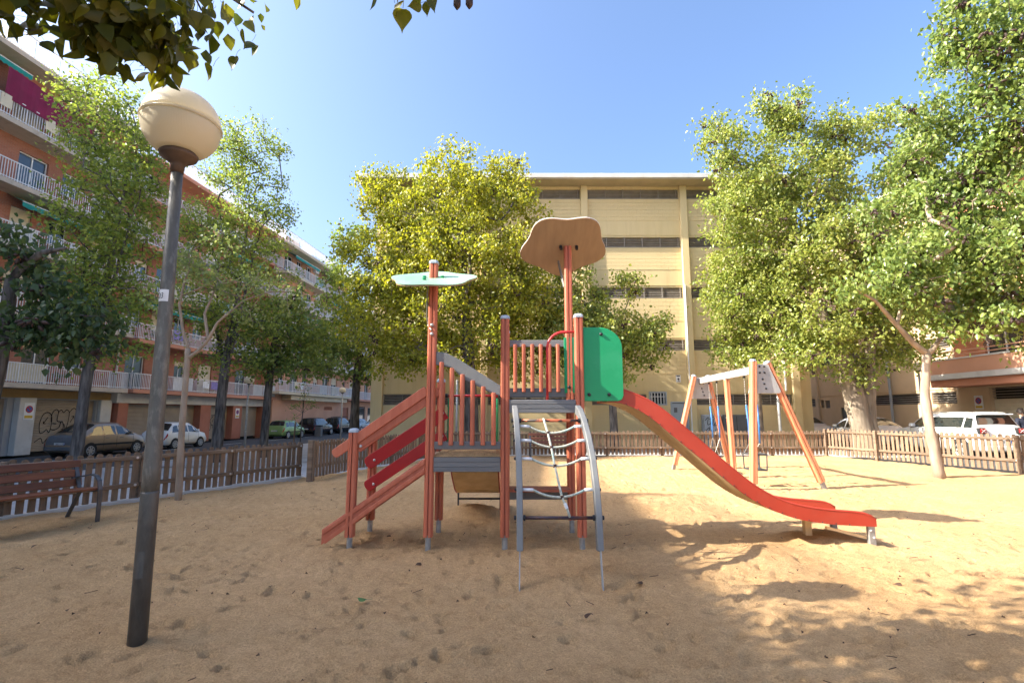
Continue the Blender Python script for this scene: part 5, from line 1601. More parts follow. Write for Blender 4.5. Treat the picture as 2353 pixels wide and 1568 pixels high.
def trunk_mesh(path, radii, seed=1, sides=14, lump=0.07):
    rs = random.Random(seed); mb = MB(); pts = []
    P_ = [Vector(p) for p in path]; rr = []
    for i in range(len(P_)-1):
        for k in range(5):
            f = k/5; pts.append(P_[i].lerp(P_[i+1], f)); rr.append((radii[i]*(1-f)+radii[i+1]*f)*rs.uniform(1-lump, 1+lump))
    pts.append(P_[-1]); rr.append(radii[-1])
    mb.tube(pts, rr, sides)
    # uneven bark outline
    mb.v = [tuple(Vector(v)+Vector((rs.uniform(-1, 1), rs.uniform(-1, 1), 0))*rr[min(len(rr)-1, i//sides)]*0.05) for i, v in enumerate(mb.v)]
    return mb

def tree(name, label, trunks, blobs, n_cl, n_leaf, spread, size, leafm, barkm='bark', seed=1, pods=0, droop=0.6, lobed=True, up=0.25, twig=0.008, group=None, cat="tree", shell=2.0, branch_from=0.55, extra_limbs=(), podsize=0.11):
    """trunks: list of (path, radii); blobs: list of (centre, (rx, ry, rz)) in world metres"""
    rs = np.random.default_rng(seed); pr = random.Random(seed)
    base = trunks[0][0][0]
    t = thing(name, label, cat, (base[0], base[1], base[2]), group=group, world_parts=True)
    off = np.array(base)
    for i, (path, radii) in enumerate(trunks):
        trunk_mesh(path, radii, seed+i).build("trunk", M[barkm], t, smooth=True)
    # skeleton nodes
    nodes = []; par = []; 
    for path, radii in trunks:
        P_ = [np.array(p, dtype=float) for p in path]
        L_ = [0]
        for a, b in zip(P_, P_[1:]): L_.append(L_[-1]+np.linalg.norm(b-a))
        prev = -1
        for k in range(24):
            f = k/23; s = L_[-1]*f; i = 0
            while i < len(L_)-2 and L_[i+1] < s: i += 1
            g = (s-L_[i])/max(1e-6, L_[i+1]-L_[i]); p = P_[i]*(1-g)+P_[i+1]*g
            if f >= branch_from: nodes.append(p); par.append(-1)
    base_n = len(nodes)
    for path in extra_limbs:
        prev = -1
        for p in path:
            nodes.append(np.array(p, dtype=float))
            if prev < 0:
                dd = [np.linalg.norm(nodes[q]-nodes[-1]) for q in range(base_n)]; par.append(int(np.argmin(dd)))
            else: par.append(prev)
            prev = len(nodes)-1
    vol = np.array([b[1][0]*b[1][1]*b[1][2] for b in blobs])**0.8; vol /= vol.sum()
    cnt = np.maximum(1, np.round(vol*n_cl).astype(int))
    cl = []
    for (c, r), m_ in zip(blobs, cnt):
        d = rs.normal(0, 1, (m_, 3)); d /= np.linalg.norm(d, axis=1)[:, None]
        rad = rs.random(m_)**(1/(shell+1))
        cl.append(np.array(c)[None]+d*rad[:, None]*np.array(r)[None])
    cl = np.concatenate(cl)
    org = np.array(nodes[:base_n]).mean(0)
    order = np.argsort(np.linalg.norm(cl-org, axis=1))
    ends = []
    for ci in order:
        q = cl[ci]
        A = np.array(nodes)
        dv = q[None]-A
        dist = np.linalg.norm(dv, axis=1)
        cost = dist + np.where(dv[:, 2] < -0.2, 0.9*np.abs(dv[:, 2]), 0) + 0.02*np.arange(len(A))/len(A)
        j = int(np.argmin(cost)); p = A[j]; L_ = dist[j]
        m_ = max(1, int(L_/0.55)); prev = j
        for k in range(1, m_+1):
            f = k/m_
            x = p*(1-f)+q*f
            x = x + np.array([0, 0, up*L_*math.sin(math.pi*f)*0.5]) + (rs.normal(0, 0.045*L_/max(1, m_), 3) if k < m_ else 0)
            nodes.append(x); par.append(prev); prev = len(nodes)-1
        ends.append(prev)
    w = np.zeros(len(nodes)); 
    for e in ends: w[e] += 1
    for i in range(len(nodes)-1, base_n-1, -1):
        if par[i] >= 0: w[par[i]] += w[i]
    rr = twig*np.maximum(1, w)**0.46
    rmax = trunks[0][1][-1]*0.95
    segs = []
    for i in range(base_n, len(nodes)):
        j = par[i]
        if j < 0: continue
        r1 = min(rr[i], rmax); r0 = min(rr[j] if j >= base_n else max(rr[i]*1.15, r1), rmax)
        segs.append((nodes[j]-off, nodes[i]-off, min(r0, r1*1.35), r1))
    # fine twigs carrying the leaves
    for e in ends:
        p = nodes[e]
        for k in range(3):
            d = rs.normal(0, 1, 3); d[2] *= 0.6
            segs.append((p-off, p+d/np.linalg.norm(d)*spread*1.5-off, twig*0.7, twig*0.25))
    lm = skeleton_mesh(segs); lo = link("limbs", lm, M[barkm], t); lo["kind"] = "stuff"
    me = leaves_mesh("crown", cl-off[None], n_leaf, spread, size, rs, droop, lobed)
    co = link("crown", me, leafm, t); co["kind"] = "stuff"
    if pods:
        pm = MB()
        for ci in pr.sample(range(len(cl)), min(pods, len(cl))):
            c = cl[ci]-off
            c = c + rs.normal(0, spread*0.5, 3) + np.array([0, -spread*1.3, -spread*0.5])
            for k in range(pr.randint(6, 12)):
                d = Vector((pr.uniform(-1, 1), pr.uniform(-1, 1), pr.uniform(-1.6, 0.2))).normalized()
                a = Vector(c)+d*pr.uniform(0.02, 0.5)*podsize*3; s = podsize*pr.uniform(0.7, 1.2)
                pm.tube([a, a+d*s*0.4, a+d*s*0.8, a+d*s*1.15], [s*0.10, s*0.34, s*0.30, s*0.04], 5, caps=False)
        po = link("seed_pods", pm.mesh("seed_pods", recalc=False), M['pod'], t, smooth=True); po["kind"] = "stuff"
    return t

def B(px, py, Y, rx, ry, dz=None):
    """crown lobe given by its sight-line centre, distance and apparent radii"""
    c = at(px, py, Y); k = (_c*Y + _s*(c.z-EYE))/1167.0
    return (tuple(c), (rx*k, (dz if dz else 0.5*(rx+ry)*k), ry*k))

LF = {
 'sunny': mat_leaf("yellow green leaf", (0.165,0.21,0.028), (0.43,0.40,0.055), 0.45, 0.42),
 'fresh': mat_leaf("fresh green leaf", (0.135,0.20,0.042), (0.385,0.40,0.10), 0.45, 0.36),
 'deep': mat_leaf("deep green leaf", (0.09,0.155,0.04), (0.29,0.345,0.085), 0.42, 0.34),
 'poplar': mat_leaf("poplar leaf", (0.125,0.195,0.04), (0.35,0.39,0.085), 0.48, 0.45),
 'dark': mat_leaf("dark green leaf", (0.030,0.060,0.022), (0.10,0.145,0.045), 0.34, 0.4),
 'feather': mat_leaf("pale feathery leaf", (0.13,0.18,0.055), (0.30,0.33,0.11), 0.45, 0.5),
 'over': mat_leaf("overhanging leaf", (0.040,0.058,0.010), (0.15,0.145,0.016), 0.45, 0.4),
}

# central tree in front of the hall
Y = 22.5
x = at(1085, 900, Y).x
tree("broadleaf_tree", "big yellow green tree in the centre in front of the yellow hall", [([(x, Y, -0.1), (x-0.05, Y, 2.2), (x-0.2, Y, 4.4), (x-0.4, Y, 7.0), (x-0.5, Y, 9.5)], [0.34, 0.29, 0.25, 0.17, 0.07])],
     [B(1020,480,Y,130,105), B(1110,440,Y,110,75), B(920,540,Y,105,110), B(1080,600,Y,165,120), B(960,680,Y,140,115), B(1150,690,Y,130,110), B(1060,790,Y,170,70), B(868,450,Y,55,60), B(865,690,Y,90,110), B(1225,700,Y,55,85), B(1045,365,Y,60,36), B(1165,375,Y,45,34), B(1190,480,Y,65,65), B(905,800,Y,70,60), B(1190,810,Y,80,50), B(800,560,Y,40,60), B(900,420,Y,45,40)],
     620, 84, 0.27, 0.155, LF['sunny'], 'barkdark', 3, pods=90, branch_from=0.35)
x = at(1410, 950, Y).x
tree("broadleaf_tree", "slim low tree with open twigs left of the slide top before the yellow hall", [([(x, Y, -0.1), (x-0.05, Y, 2.4), (x-0.1, Y, 4.5), (x, Y, 6.0)], [0.19, 0.15, 0.10, 0.05])],
     [B(1395,750,Y,60,85), B(1330,700,Y,60,75), B(1460,770,Y,55,55), B(1500,750,Y,36,38), B(1448,650,Y,34,34), B(1350,815,Y,55,40), B(1430,850,Y,40,22), B(1310,620,Y,45,40), B(1270,760,Y,55,60), B(1290,820,Y,50,40), B(1470,830,Y,30,26), B(1510,800,Y,24,22)],
     210, 66, 0.25, 0.15, LF['fresh'], 'barkdark', 5, pods=22)
# trees on the right behind the fence
x = at(1742, 950, 22.6).x; Y = 22.6
tree("broadleaf_tree", "straight thin tree behind the swings", [([(x, Y, -0.1), (x, Y, 2.8), (x-0.1, Y, 6.0), (x-0.2, Y, 8.5)], [0.2, 0.17, 0.12, 0.06])],
     [B(1690,560,Y,70,90), B(1680,700,Y,70,90), B(1760,780,Y,110,65), B(1690,800,Y,55,55), B(1650,640,Y,35,50), B(1770,660,Y,80,90)],
     230, 72, 0.27, 0.15, LF['fresh'], 'bark', 8, pods=35)
x = at(1985, 985, 20.6).x; Y = 20.6
tree("broadleaf_tree", "big twin trunked tree behind the right end of the back fence", [
      ([(x+0.1, Y, -0.15), (x-0.15, Y, 1.3), (x-0.35, Y, 2.6), (x-0.75, Y, 4.0), (x-1.6, Y, 6.5), (x-2.2, Y, 9.5)], [0.50, 0.40, 0.36, 0.30, 0.2, 0.09]),
      ([(x+0.32, Y+0.1, -0.15), (x+0.30, Y+0.15, 1.4), (x+0.38, Y+0.1, 3.0), (x+0.6, Y, 4.6), (x+1.0, Y, 7.5)], [0.34, 0.30, 0.28, 0.2, 0.09])],
     [B(1665,320,Y,55,55), B(1790,265,Y,75,60), B(1740,390,Y,105,85), B(1870,300,Y,80,65), B(1860,430,Y,110,85), B(1700,480,Y,80,70), B(1840,560,Y,130,110), B(1880,690,Y,130,110), B(1960,560,Y,95,110), B(1970,760,Y,100,80), B(1840,810,Y,90,50), B(2050,700,Y,90,110), B(1930,370,Y,60,70), B(1630,290,Y,26,30), B(1990,850,Y,70,35), B(2000,300,Y,60,50), B(2070,340,Y,70,70), B(2060,450,Y,80,80), B(2040,560,Y,80,80), B(2080,820,Y,60,40)],
     640, 80, 0.27, 0.15, LF['fresh'], 'barkmid', 12, pods=110, branch_from=0.45)
# slender tree inside the fence on the right
bx, by = 10.62, 12.95
f1 = at(2128, 812, 12.95)
tree("broadleaf_tree", "slender pale trunked tree inside the fence at the right", [
      ([(bx, by, -0.1), (bx-0.12, by, 1.2), (bx-0.15, by, 2.0), tuple(f1)], [0.135, 0.11, 0.10, 0.095]),
      ([tuple(f1), tuple(at(2100,790,12.9)), tuple(at(2050,735,12.8)), tuple(at(2010,690,12.6)), tuple(at(1960,660,12.5))], [0.085, 0.07, 0.055, 0.04, 0.02]),
      ([tuple(f1), tuple(at(2140,805,12.9)), tuple(at(2165,770,12.9)), tuple(at(2180,740,12.8)), tuple(at(2240,700,12.6))], [0.08, 0.065, 0.05, 0.045, 0.02]),
      ([tuple(at(2060,745,12.8)), tuple(at(2075,690,12.9)), tuple(at(2090,640,13.0)), tuple(at(2110,560,13.0))], [0.05, 0.045, 0.035, 0.02])],
     [B(2150,600,12.6,140,100), B(2240,500,12.6,100,110), B(2290,650,12.4,80,110), B(2110,470,12.9,80,60), B(2100,370,12.9,60,45), B(2150,300,12.9,60,45), B(2060,620,12.6,70,50), B(2330,560,12.6,60,120), B(2240,740,12.2,90,50), B(2010,500,12.9,50,45), B(1975,655,12.5,45,35), B(2040,660,12.7,60,40), B(2180,400,12.8,80,60), B(2300,420,12.6,70,80), B(2330,760,12.2,50,45)],
     340, 60, 0.20, 0.125, LF['deep'], 'barkpale', 15, pods=85, droop=0.9, up=0.1, branch_from=0.8, twig=0.007, podsize=0.095)
# tree whose trunk stands outside the right edge
tree("broadleaf_tree", "tall tree leaning in from beyond the right edge with foliage at the top right corner", [
      ([(15.6, 11.3, -0.1), (15.4, 11.3, 3.5), (15.1, 11.4, 7.0), (14.3, 11.6, 9.6), (13.2, 11.8, 10.6)], [0.3, 0.26, 0.21, 0.13, 0.06])],
     [B(2250,60,12,90,70), B(2330,150,12,80,110), B(2210,130,12.2,50,60), B(2310,290,12,80,70), B(2225,250,12.2,60,60), B(2190,20,12.2,40,40), B(2380,60,12,80,80), B(2270,330,12.3,60,40), B(2150,240,12.4,34,26), B(2090,255,12.4,30,18)],
     170, 54, 0.20, 0.13, LF['deep'], 'bark', 18, pods=40, droop=0.9, branch_from=0.5, twig=0.007)
# ---- left hand street trees
def poplar(label, px, Y, zb, blobs, n, seed, rad, leaf='poplar', size=0.12):
    x = at(px, 900, Y).x
    top = max(b[0][2]+b[1][2] for b in blobs)
    tr = [([(x, Y, zb), (x+0.03, Y, 2.0), (x+0.08, Y, 3.6), (x+0.35, Y, 6.0), (x+0.6, Y, top*0.72)], [rad*1.2, rad, rad*0.95, rad*0.55, rad*0.18]),
          ([(x+0.05, Y, 3.1), (x+0.5, Y-0.2, 4.6), (x+1.1, Y-0.2, top*0.6)], [rad*0.5, rad*0.4, rad*0.15]),
          ([(x+0.05, Y, 3.4), (x-0.5, Y+0.2, 5.0), (x-0.7, Y+0.2, top*0.55)], [rad*0.45, rad*0.35, rad*0.12])]
    return tree("poplar_tree", label, tr, blobs, int(n*1.35), 50, 0.23, size, LF[leaf], 'barkdark', seed, droop=0.15, lobed=False, up=0.55, branch_from=0.5, shell=1.4)
Y = 15.5
poplar("tall street tree in front of the tan hatchback at the left", 192, Y, -0.4,
       [B(215,210,Y,65,75), B(265,300,Y,85,95), B(200,330,Y,60,80), B(270,440,Y,105,90), B(190,500,Y,75,100), B(290,560,Y,85,90), B(230,640,Y,120,80), B(160,700,Y,95,60), B(290,700,Y,70,60), B(330,380,Y,50,80), B(235,800,Y,90,40)], 260, 31, 0.15)
Y = 21.0
poplar("tall street tree right of the near lamp post", 508, Y, -0.4,
       [B(560,330,Y,80,60), B(620,345,Y,36,50), B(520,380,Y,75,75), B(570,430,Y,95,60), B(520,520,Y,105,75), B(610,490,Y,60,70), B(500,620,Y,110,90), B(600,610,Y,80,70), B(480,720,Y,90,70), B(560,740,Y,110,65), B(440,540,Y,50,90), B(520,830,Y,100,38), B(640,470,Y,30,40)], 300, 35, 0.185)
Y = 23.0
x = at(610, 950, Y).x
tree("broadleaf_tree", "dark shaded street tree with thin trunk near the green car", [([(x, Y, -0.4), (x+0.05, Y, 2.5), (x+0.15, Y, 4.5), (x+0.3, Y, 6.0)], [0.19, 0.16, 0.13, 0.06])],
     [B(640,780,Y,95,75), B(600,840,Y,60,35), B(700,740,Y,65,60), B(690,830,Y,80,40), B(580,730,Y,50,50), B(650,690,Y,60,40)], 120, 40, 0.27, 0.18, LF['deep'], 'barkdark', 41, pods=10)
Y = 31.0
x = at(815, 950, Y).x
tree("broadleaf_tree", "shaded street tree at the left corner of the yellow hall", [([(x, Y, -0.4), (x, Y, 2.8), (x+0.1, Y, 6.0), (x, Y, 8.5)], [0.30, 0.25, 0.18, 0.07])],
     [B(790,790,Y,85,70), B(740,810,Y,60,55), B(830,830,Y,60,50), B(800,700,Y,60,60), B(780,620,Y,40,55), B(790,560,Y,28,40), B(840,560,Y,35,45)], 150, 40, 0.33, 0.23, LF['deep'], 'barkdark', 44, pods=40)
# slender tree inside the left fence
bx, by = -6.0, 9.45
f1 = at(432, 800, by)
tree("slender_tree", "slender pale tree with feathery leaves inside the left fence", [
      ([(bx, by, -0.1), tuple(at(418, 980, by)), tuple(at(428, 860, by)), tuple(f1)], [0.062, 0.052, 0.048, 0.045]),
      ([tuple(f1), tuple(at(420,760,by)), tuple(at(412,700,by)), tuple(at(425,640,by)), tuple(at(445,600,by))], [0.032, 0.027, 0.023, 0.018, 0.009]),
      ([tuple(at(432,822,by)), tuple(at(455,806,by)), tuple(at(478,780,by)), tuple(at(500,740,by)), tuple(at(560,690,by)), tuple(at(620,670,by))], [0.036, 0.032, 0.028, 0.022, 0.016, 0.008]),
      ([tuple(at(478,780,by)), tuple(at(470,720,by+0.1)), tuple(at(500,650,by+0.2))], [0.03, 0.024, 0.012])],
     [B(470,620,by,60,40), B(540,650,by,70,35), B(620,650,by,55,30), B(420,600,by,40,40), B(500,560,by,40,30), B(390,680,by,40,40), B(660,690,by,35,25), B(580,720,by,40,25)],
     46, 34, 0.13, 0.075, LF['feather'], 'barkpale', 51, droop=0.3, lobed=False, branch_from=0.9, twig=0.005)
# dark tree at the left edge
by = 9.6
tree("broadleaf_tree", "dark leaved tree leaning in at the left edge", [
      ([(-10.1, by, -0.3), tuple(at(-5, 850, by)), tuple(at(12, 740, by)), tuple(at(28, 640, by))], [0.15, 0.13, 0.115, 0.10]),
      ([tuple(at(28,640,by)), tuple(at(60,605,by)), tuple(at(100,580,by)), tuple(at(150,570,by))], [0.08, 0.07, 0.055, 0.03]),
      ([tuple(at(12,740,by)), tuple(at(60,720,by)), tuple(at(110,745,by)), tuple(at(160,760,by))], [0.05, 0.04, 0.03, 0.015])],
     [B(50,650,by,60,40), B(120,740,by,85,45), B(40,760,by,60,45), B(200,770,by,65,50), B(70,580,by,60,35), B(160,680,by,50,35), B(150,800,by,70,30), B(250,740,by,35,35), B(20,520,by,40,30)],
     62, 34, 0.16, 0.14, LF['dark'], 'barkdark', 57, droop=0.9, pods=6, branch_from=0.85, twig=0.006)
# staked sapling
sp = thing("sapling", "thin staked sapling in front of the green car", "tree", (at(690, 1000, 27).x, 27, -0.4))
MB().tube([(0, 0, 0), (0.03, 0, 1.4), (0.1, 0, 3.3)], [0.035, 0.03, 0.012], 8).build("trunk", M['barkdark'], sp)
MB().tube([(-0.35, 0, 0), (-0.30, 0, 1.55)], 0.04, 8).build("stake", M['fence'], sp)
MB().tube([(-0.30, 0, 1.3), (0.04, 0, 1.1)], 0.012, 6).build("tie", M['darkmetal'], sp)
rs_ = np.random.default_rng(61)
cc = np.array([[-0.5,0,2.3],[-0.2,0.1,2.45],[0.35,0,2.55],[0.6,0,2.35],[0.1,0,3.0],[0.0,0,3.4],[-0.35,0,1.75]])
lk = skeleton_mesh([((0.05, 0, 2.0), c, 0.012, 0.006) for c in cc]); link("limbs", lk, M['barkdark'], sp)["kind"] = "stuff"
lk_ = None
cr = link("crown", leaves_mesh("crown", cc, 40, 0.14, 0.10, rs_, 0.3, False), LF['feather'], sp); cr["kind"] = "stuff"

# ---- overhanging tree near the camera
ot = thing("broadleaf_tree", "tree overhanging the viewer with large dark leaves at the top left", "tree", (-5.6, 0.6, 0))
off = Vector((-5.6, 0.6, 0))
trunk_mesh([Vector((-5.6, 0.6, -0.1))-off, Vector((-5.5, 0.7, 1.8))-off, Vector((-5.2, 0.9, 3.4))-off, Vector((-4.3, 1.4, 4.8))-off, Vector((-3.0, 2.0, 5.4))-off], [0.24, 0.2, 0.17, 0.12, 0.07], 71).build("trunk", M['barkdark'], ot, smooth=True, off=(0, 0, 0))
rs_ = np.random.default_rng(72)
vis = []
for (px, py, Y, rx, ry, n) in [(60,20,2.5,80,30,6),(180,10,2.6,90,45,14),(285,20,2.7,80,50,14),(360,45,2.8,50,40,10),(345,90,2.8,35,22,6),(265,75,2.7,50,35,6),(140,60,2.6,50,20,3),(450,35,2.7,35,14,3),(430,-20,2.7,50,15,4),(890,-130,2.4,40,5,5),(1000,-134,2.4,40,5,4),(1085,-118,2.45,36,5,5),(560,-140,2.5,40,5,2),(30,20,2.5,60,25,4)]:
    c, r = B(px, py, Y, rx, ry, 0.35)
    for k in range(n): vis.append(np.array(c)+rs_.normal(0, 0.5, 3)*np.array(r))
hid = []
for (c, r, n) in [((-3.4,2.0,5.3),(1.1,0.9,0.5),46), ((-3.9,2.3,4.6),(0.9,0.8,0.4),36), ((-2.2,2.1,5.1),(1.0,0.9,0.45),36), ((-1.2,2.5,5.0),(0.9,0.7,0.4),16), ((-0.2,2.0,4.7),(0.8,0.5,0.4),9), ((-3.0,0.8,5.5),(1.4,0.9,0.6),22), ((-1.4,1.0,5.2),(1.2,0.8,0.5),18), ((-4.7,2.5,4.9),(0.9,0.9,0.5),34), ((-2.9,3.3,4.95),(0.7,0.5,0.25),8), ((-0.8,1.2,4.4),(0.9,0.4,0.3),6)]:
    d = rs_.normal(0, 0.5, (n, 3)); hid += [np.array(c)+x*np.array(r) for x in d]
pts = np.array([[-5.2,0.9,3.4],[-4.6,1.2,4.3],[-4.3,1.4,4.8],[-3.6,1.7,5.1],[-3.0,2.0,5.4]])
nodes = [p for p in pts]; segs = []
allc = sorted(vis+hid, key=lambda q: np.linalg.norm(q-pts[2]))
for q in allc:
    A = np.array(nodes); dv = np.linalg.norm(A-q[None], axis=1); j = int(np.argmin(dv + np.where(A[:, 2] < q[2]-0.1, 0.2, 0)))
    p = A[j]; m_ = max(1, int(dv[j]/0.3)); prev = p
    for k in range(1, m_+1):
        f = k/m_; x = p*(1-f)+q*f + np.array([0, 0, 0.12*dv[j]*math.sin(math.pi*f)])
        r = 0.006+0.010*min(1, dv[j])
        segs.append((prev-np.array(off), x-np.array(off), r, r*0.8)); prev = x; nodes.append(x)
link("limbs", skeleton_mesh(segs), M['barkdark'], ot)["kind"] = "stuff"
# 300 leaves nearest the frame are single pieces
lms = []
for k in range(4):
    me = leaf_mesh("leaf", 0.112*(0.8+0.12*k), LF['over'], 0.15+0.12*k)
    a = me.attributes.new("tint", 'FLOAT', 'POINT'); a.data.foreach_set("value", np.full(len(me.vertices), [0.1, 0.45, 0.75, 0.95][k], dtype=np.float32))
    lms.append(me)
cnt = 0; pr = random.Random(5)
for c in vis:
    for k in range(4):
        if cnt >= 298: break
        p = Vector(c)-off+Vector((pr.gauss(0, 0.07), pr.gauss(0, 0.07), pr.gauss(-0.02, 0.06)))
        rot = (R(180+pr.gauss(60, 28)), pr.gauss(0, 0.5), pr.uniform(0, 6.28))
        # leaves hang: tip downwards
        o = inst("leaf", pr.choice(lms), ot, p, (R(-90+pr.gauss(0, 32)), pr.gauss(0, 0.5), pr.uniform(0, 6.28)))
        cnt += 1
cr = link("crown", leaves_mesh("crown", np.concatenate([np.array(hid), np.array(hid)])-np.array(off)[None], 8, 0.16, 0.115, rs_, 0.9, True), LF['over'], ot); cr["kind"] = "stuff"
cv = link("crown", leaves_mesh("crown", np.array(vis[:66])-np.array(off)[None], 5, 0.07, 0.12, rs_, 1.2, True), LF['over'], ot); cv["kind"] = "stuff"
pm = MB()
for (px, py) in ((1050, 2), (1078, 0)):
    c = at(px, py, 2.45)-off
    pm.tube([c+Vector((0, 0, 0.05)), c, c-Vector((0, 0, 0.03)), c-Vector((0.0, 0, 0.055))], [0.006, 0.02, 0.02, 0.004], 8)
pm.build("seed_pods", M['pod'], ot, smooth=True, off=(0, 0, 0))
# ================================================================== CARS
def car_paint(name, c, c2=None, rough=0.3, metal=0.3):
    return mat(name, c, c2 or tuple(x*0.92 for x in c), 1.5, rough, metal, coat=0.5)

class CarShape:
    """lofted body: stations from the rear (x = 0) to the nose (x = L)"""
    def __init__(s, L, W, H, belt, hood, rg0, rg1, ws1, ws0, tail=0.0, nose_h=0.52, roofdrop=0.05, zb=0.24):
        w = W/2
        st = [ # x, zbottom, belt, top, half width, half width of roof
            (0.00, zb+0.16, 0.56, 0.60, w*0.80, w*0.74),
            (0.05, zb+0.04, 0.66, 0.72, w*0.93, w*0.86),
            (rg0*0.55+0.03, zb, belt-0.04, belt+0.0, w*0.975, w*0.90),
            (max(rg0, 0.12), zb, belt, belt+0.06, w, w*0.89),
            ((rg0+rg1)/2+0.02, zb, belt, (belt+H)/2+0.04, w, w*0.80),
            (rg1, zb, belt, H-0.045, w, w*0.735),
            (rg1+0.35, zb, belt, H-0.008, w, w*0.73),
            ((rg1+ws1)/2, zb, belt, H, w, w*0.735),
            (ws1-0.2, zb, belt-0.01, H-0.012, w, w*0.73),
            (ws1, zb, belt-0.01, H-roofdrop, w, w*0.72),
            ((ws0+ws1)/2, zb, belt-0.02, (H-roofdrop+hood)/2+0.03, w, w*0.78),
            (ws0, zb, belt-0.03, hood+0.01, w, w*0.86),
            (ws0+(L-ws0)*0.45, zb, belt-0.09, hood-0.06, w*0.985, w*0.84),
            (L-0.22, zb, nose_h+0.10, hood-0.17, w*0.93, w*0.76),
            (L-0.06, zb+0.03, nose_h, nose_h+0.06, w*0.84, w*0.66),
            (L, zb+0.10, nose_h-0.10, nose_h-0.06, w*0.72, w*0.58)]
        s.st = st; s.L, s.W, s.H = L, W, H
        s.rows = [s.section(q) for q in st]
        s.u = {'rg0': 3.0, 'rg1': 5.0, 'ws1': 9.0, 'ws0': 11.0}
    def section(s, q):
        x, zb, be, to, w, wt = q
        return [Vector((x, w*0.86, zb)), Vector((x, w*0.985, zb+0.10)), Vector((x, w, (zb+be)/2)), Vector((x, w*0.985, be)), Vector((x, wt*1.015, be+(to-be)*0.88)), Vector((x, wt*0.80, to)), Vector((x, wt*0.4, to+0.018)), Vector((x, 0, to+0.024))]
    def P(s, u, v, side=1):
        u = min(max(u, 0), len(s.rows)-1.001); v = min(max(v, 0), 6.999)
        i, j = int(u), int(v); f, g = u-i, v-j
        a = s.rows[i][j].lerp(s.rows[i][j+1], g); b = s.rows[i+1][j].lerp(s.rows[i+1][j+1], g)
        p = a.lerp(b, f); return Vector((p.x, p.y*side, p.z))
    def N(s, u, v, side=1):
        e = 0.05
        n = (s.P(u+e, v, side)-s.P(u-e, v, side)).cross(s.P(u, v+e, side)-s.P(u, v-e, side))
        n.normalize()
        out = s.P(u, v, side)-Vector((s.L/2, 0, 0.6))
        return n if n.dot(out) > 0 else -n
    def body(s):
        mb = MB(); nr = len(s.rows)
        for r in s.rows:
            for p in r: mb.v.append((p.x, p.y, p.z))
            for p in r[-2::-1]: mb.v.append((p.x, -p.y, p.z))
        n = 15
        for i in range(nr-1):
            for k in range(n-1): mb.f.append((i*n+k, (i+1)*n+k, (i+1)*n+k+1, i*n+k+1))
            mb.f.append((i*n+n-1, (i+1)*n+n-1, (i+1)*n, i*n))
        mb.f.append(tuple(range(n))); mb.f.append(tuple((nr-1)*n+k for k in range(n))[::-1])
        return mb
    def patch(s, corners, side=1, nu=6, nv=3, lift=0.006, mirror=False):
        """corners: (u, v) of four corners in order; bilinear patch lying on the skin"""
        mb = MB(); (a, b, c, d) = corners
        for i in range(nu+1):
            for j in range(nv+1):
                f, g = i/nu, j/nv
                u = (a[0]*(1-f)+b[0]*f)*(1-g)+(d[0]*(1-f)+c[0]*f)*g
                v = (a[1]*(1-f)+b[1]*f)*(1-g)+(d[1]*(1-f)+c[1]*f)*g
                mb.v.append(tuple(s.P(u, v, side)+s.N(u, v, side)*lift))
        for i in range(nu):
            for j in range(nv):
                k = i*(nv+1)+j; mb.f.append((k, k+nv+1, k+nv+2, k+1))
        return mb

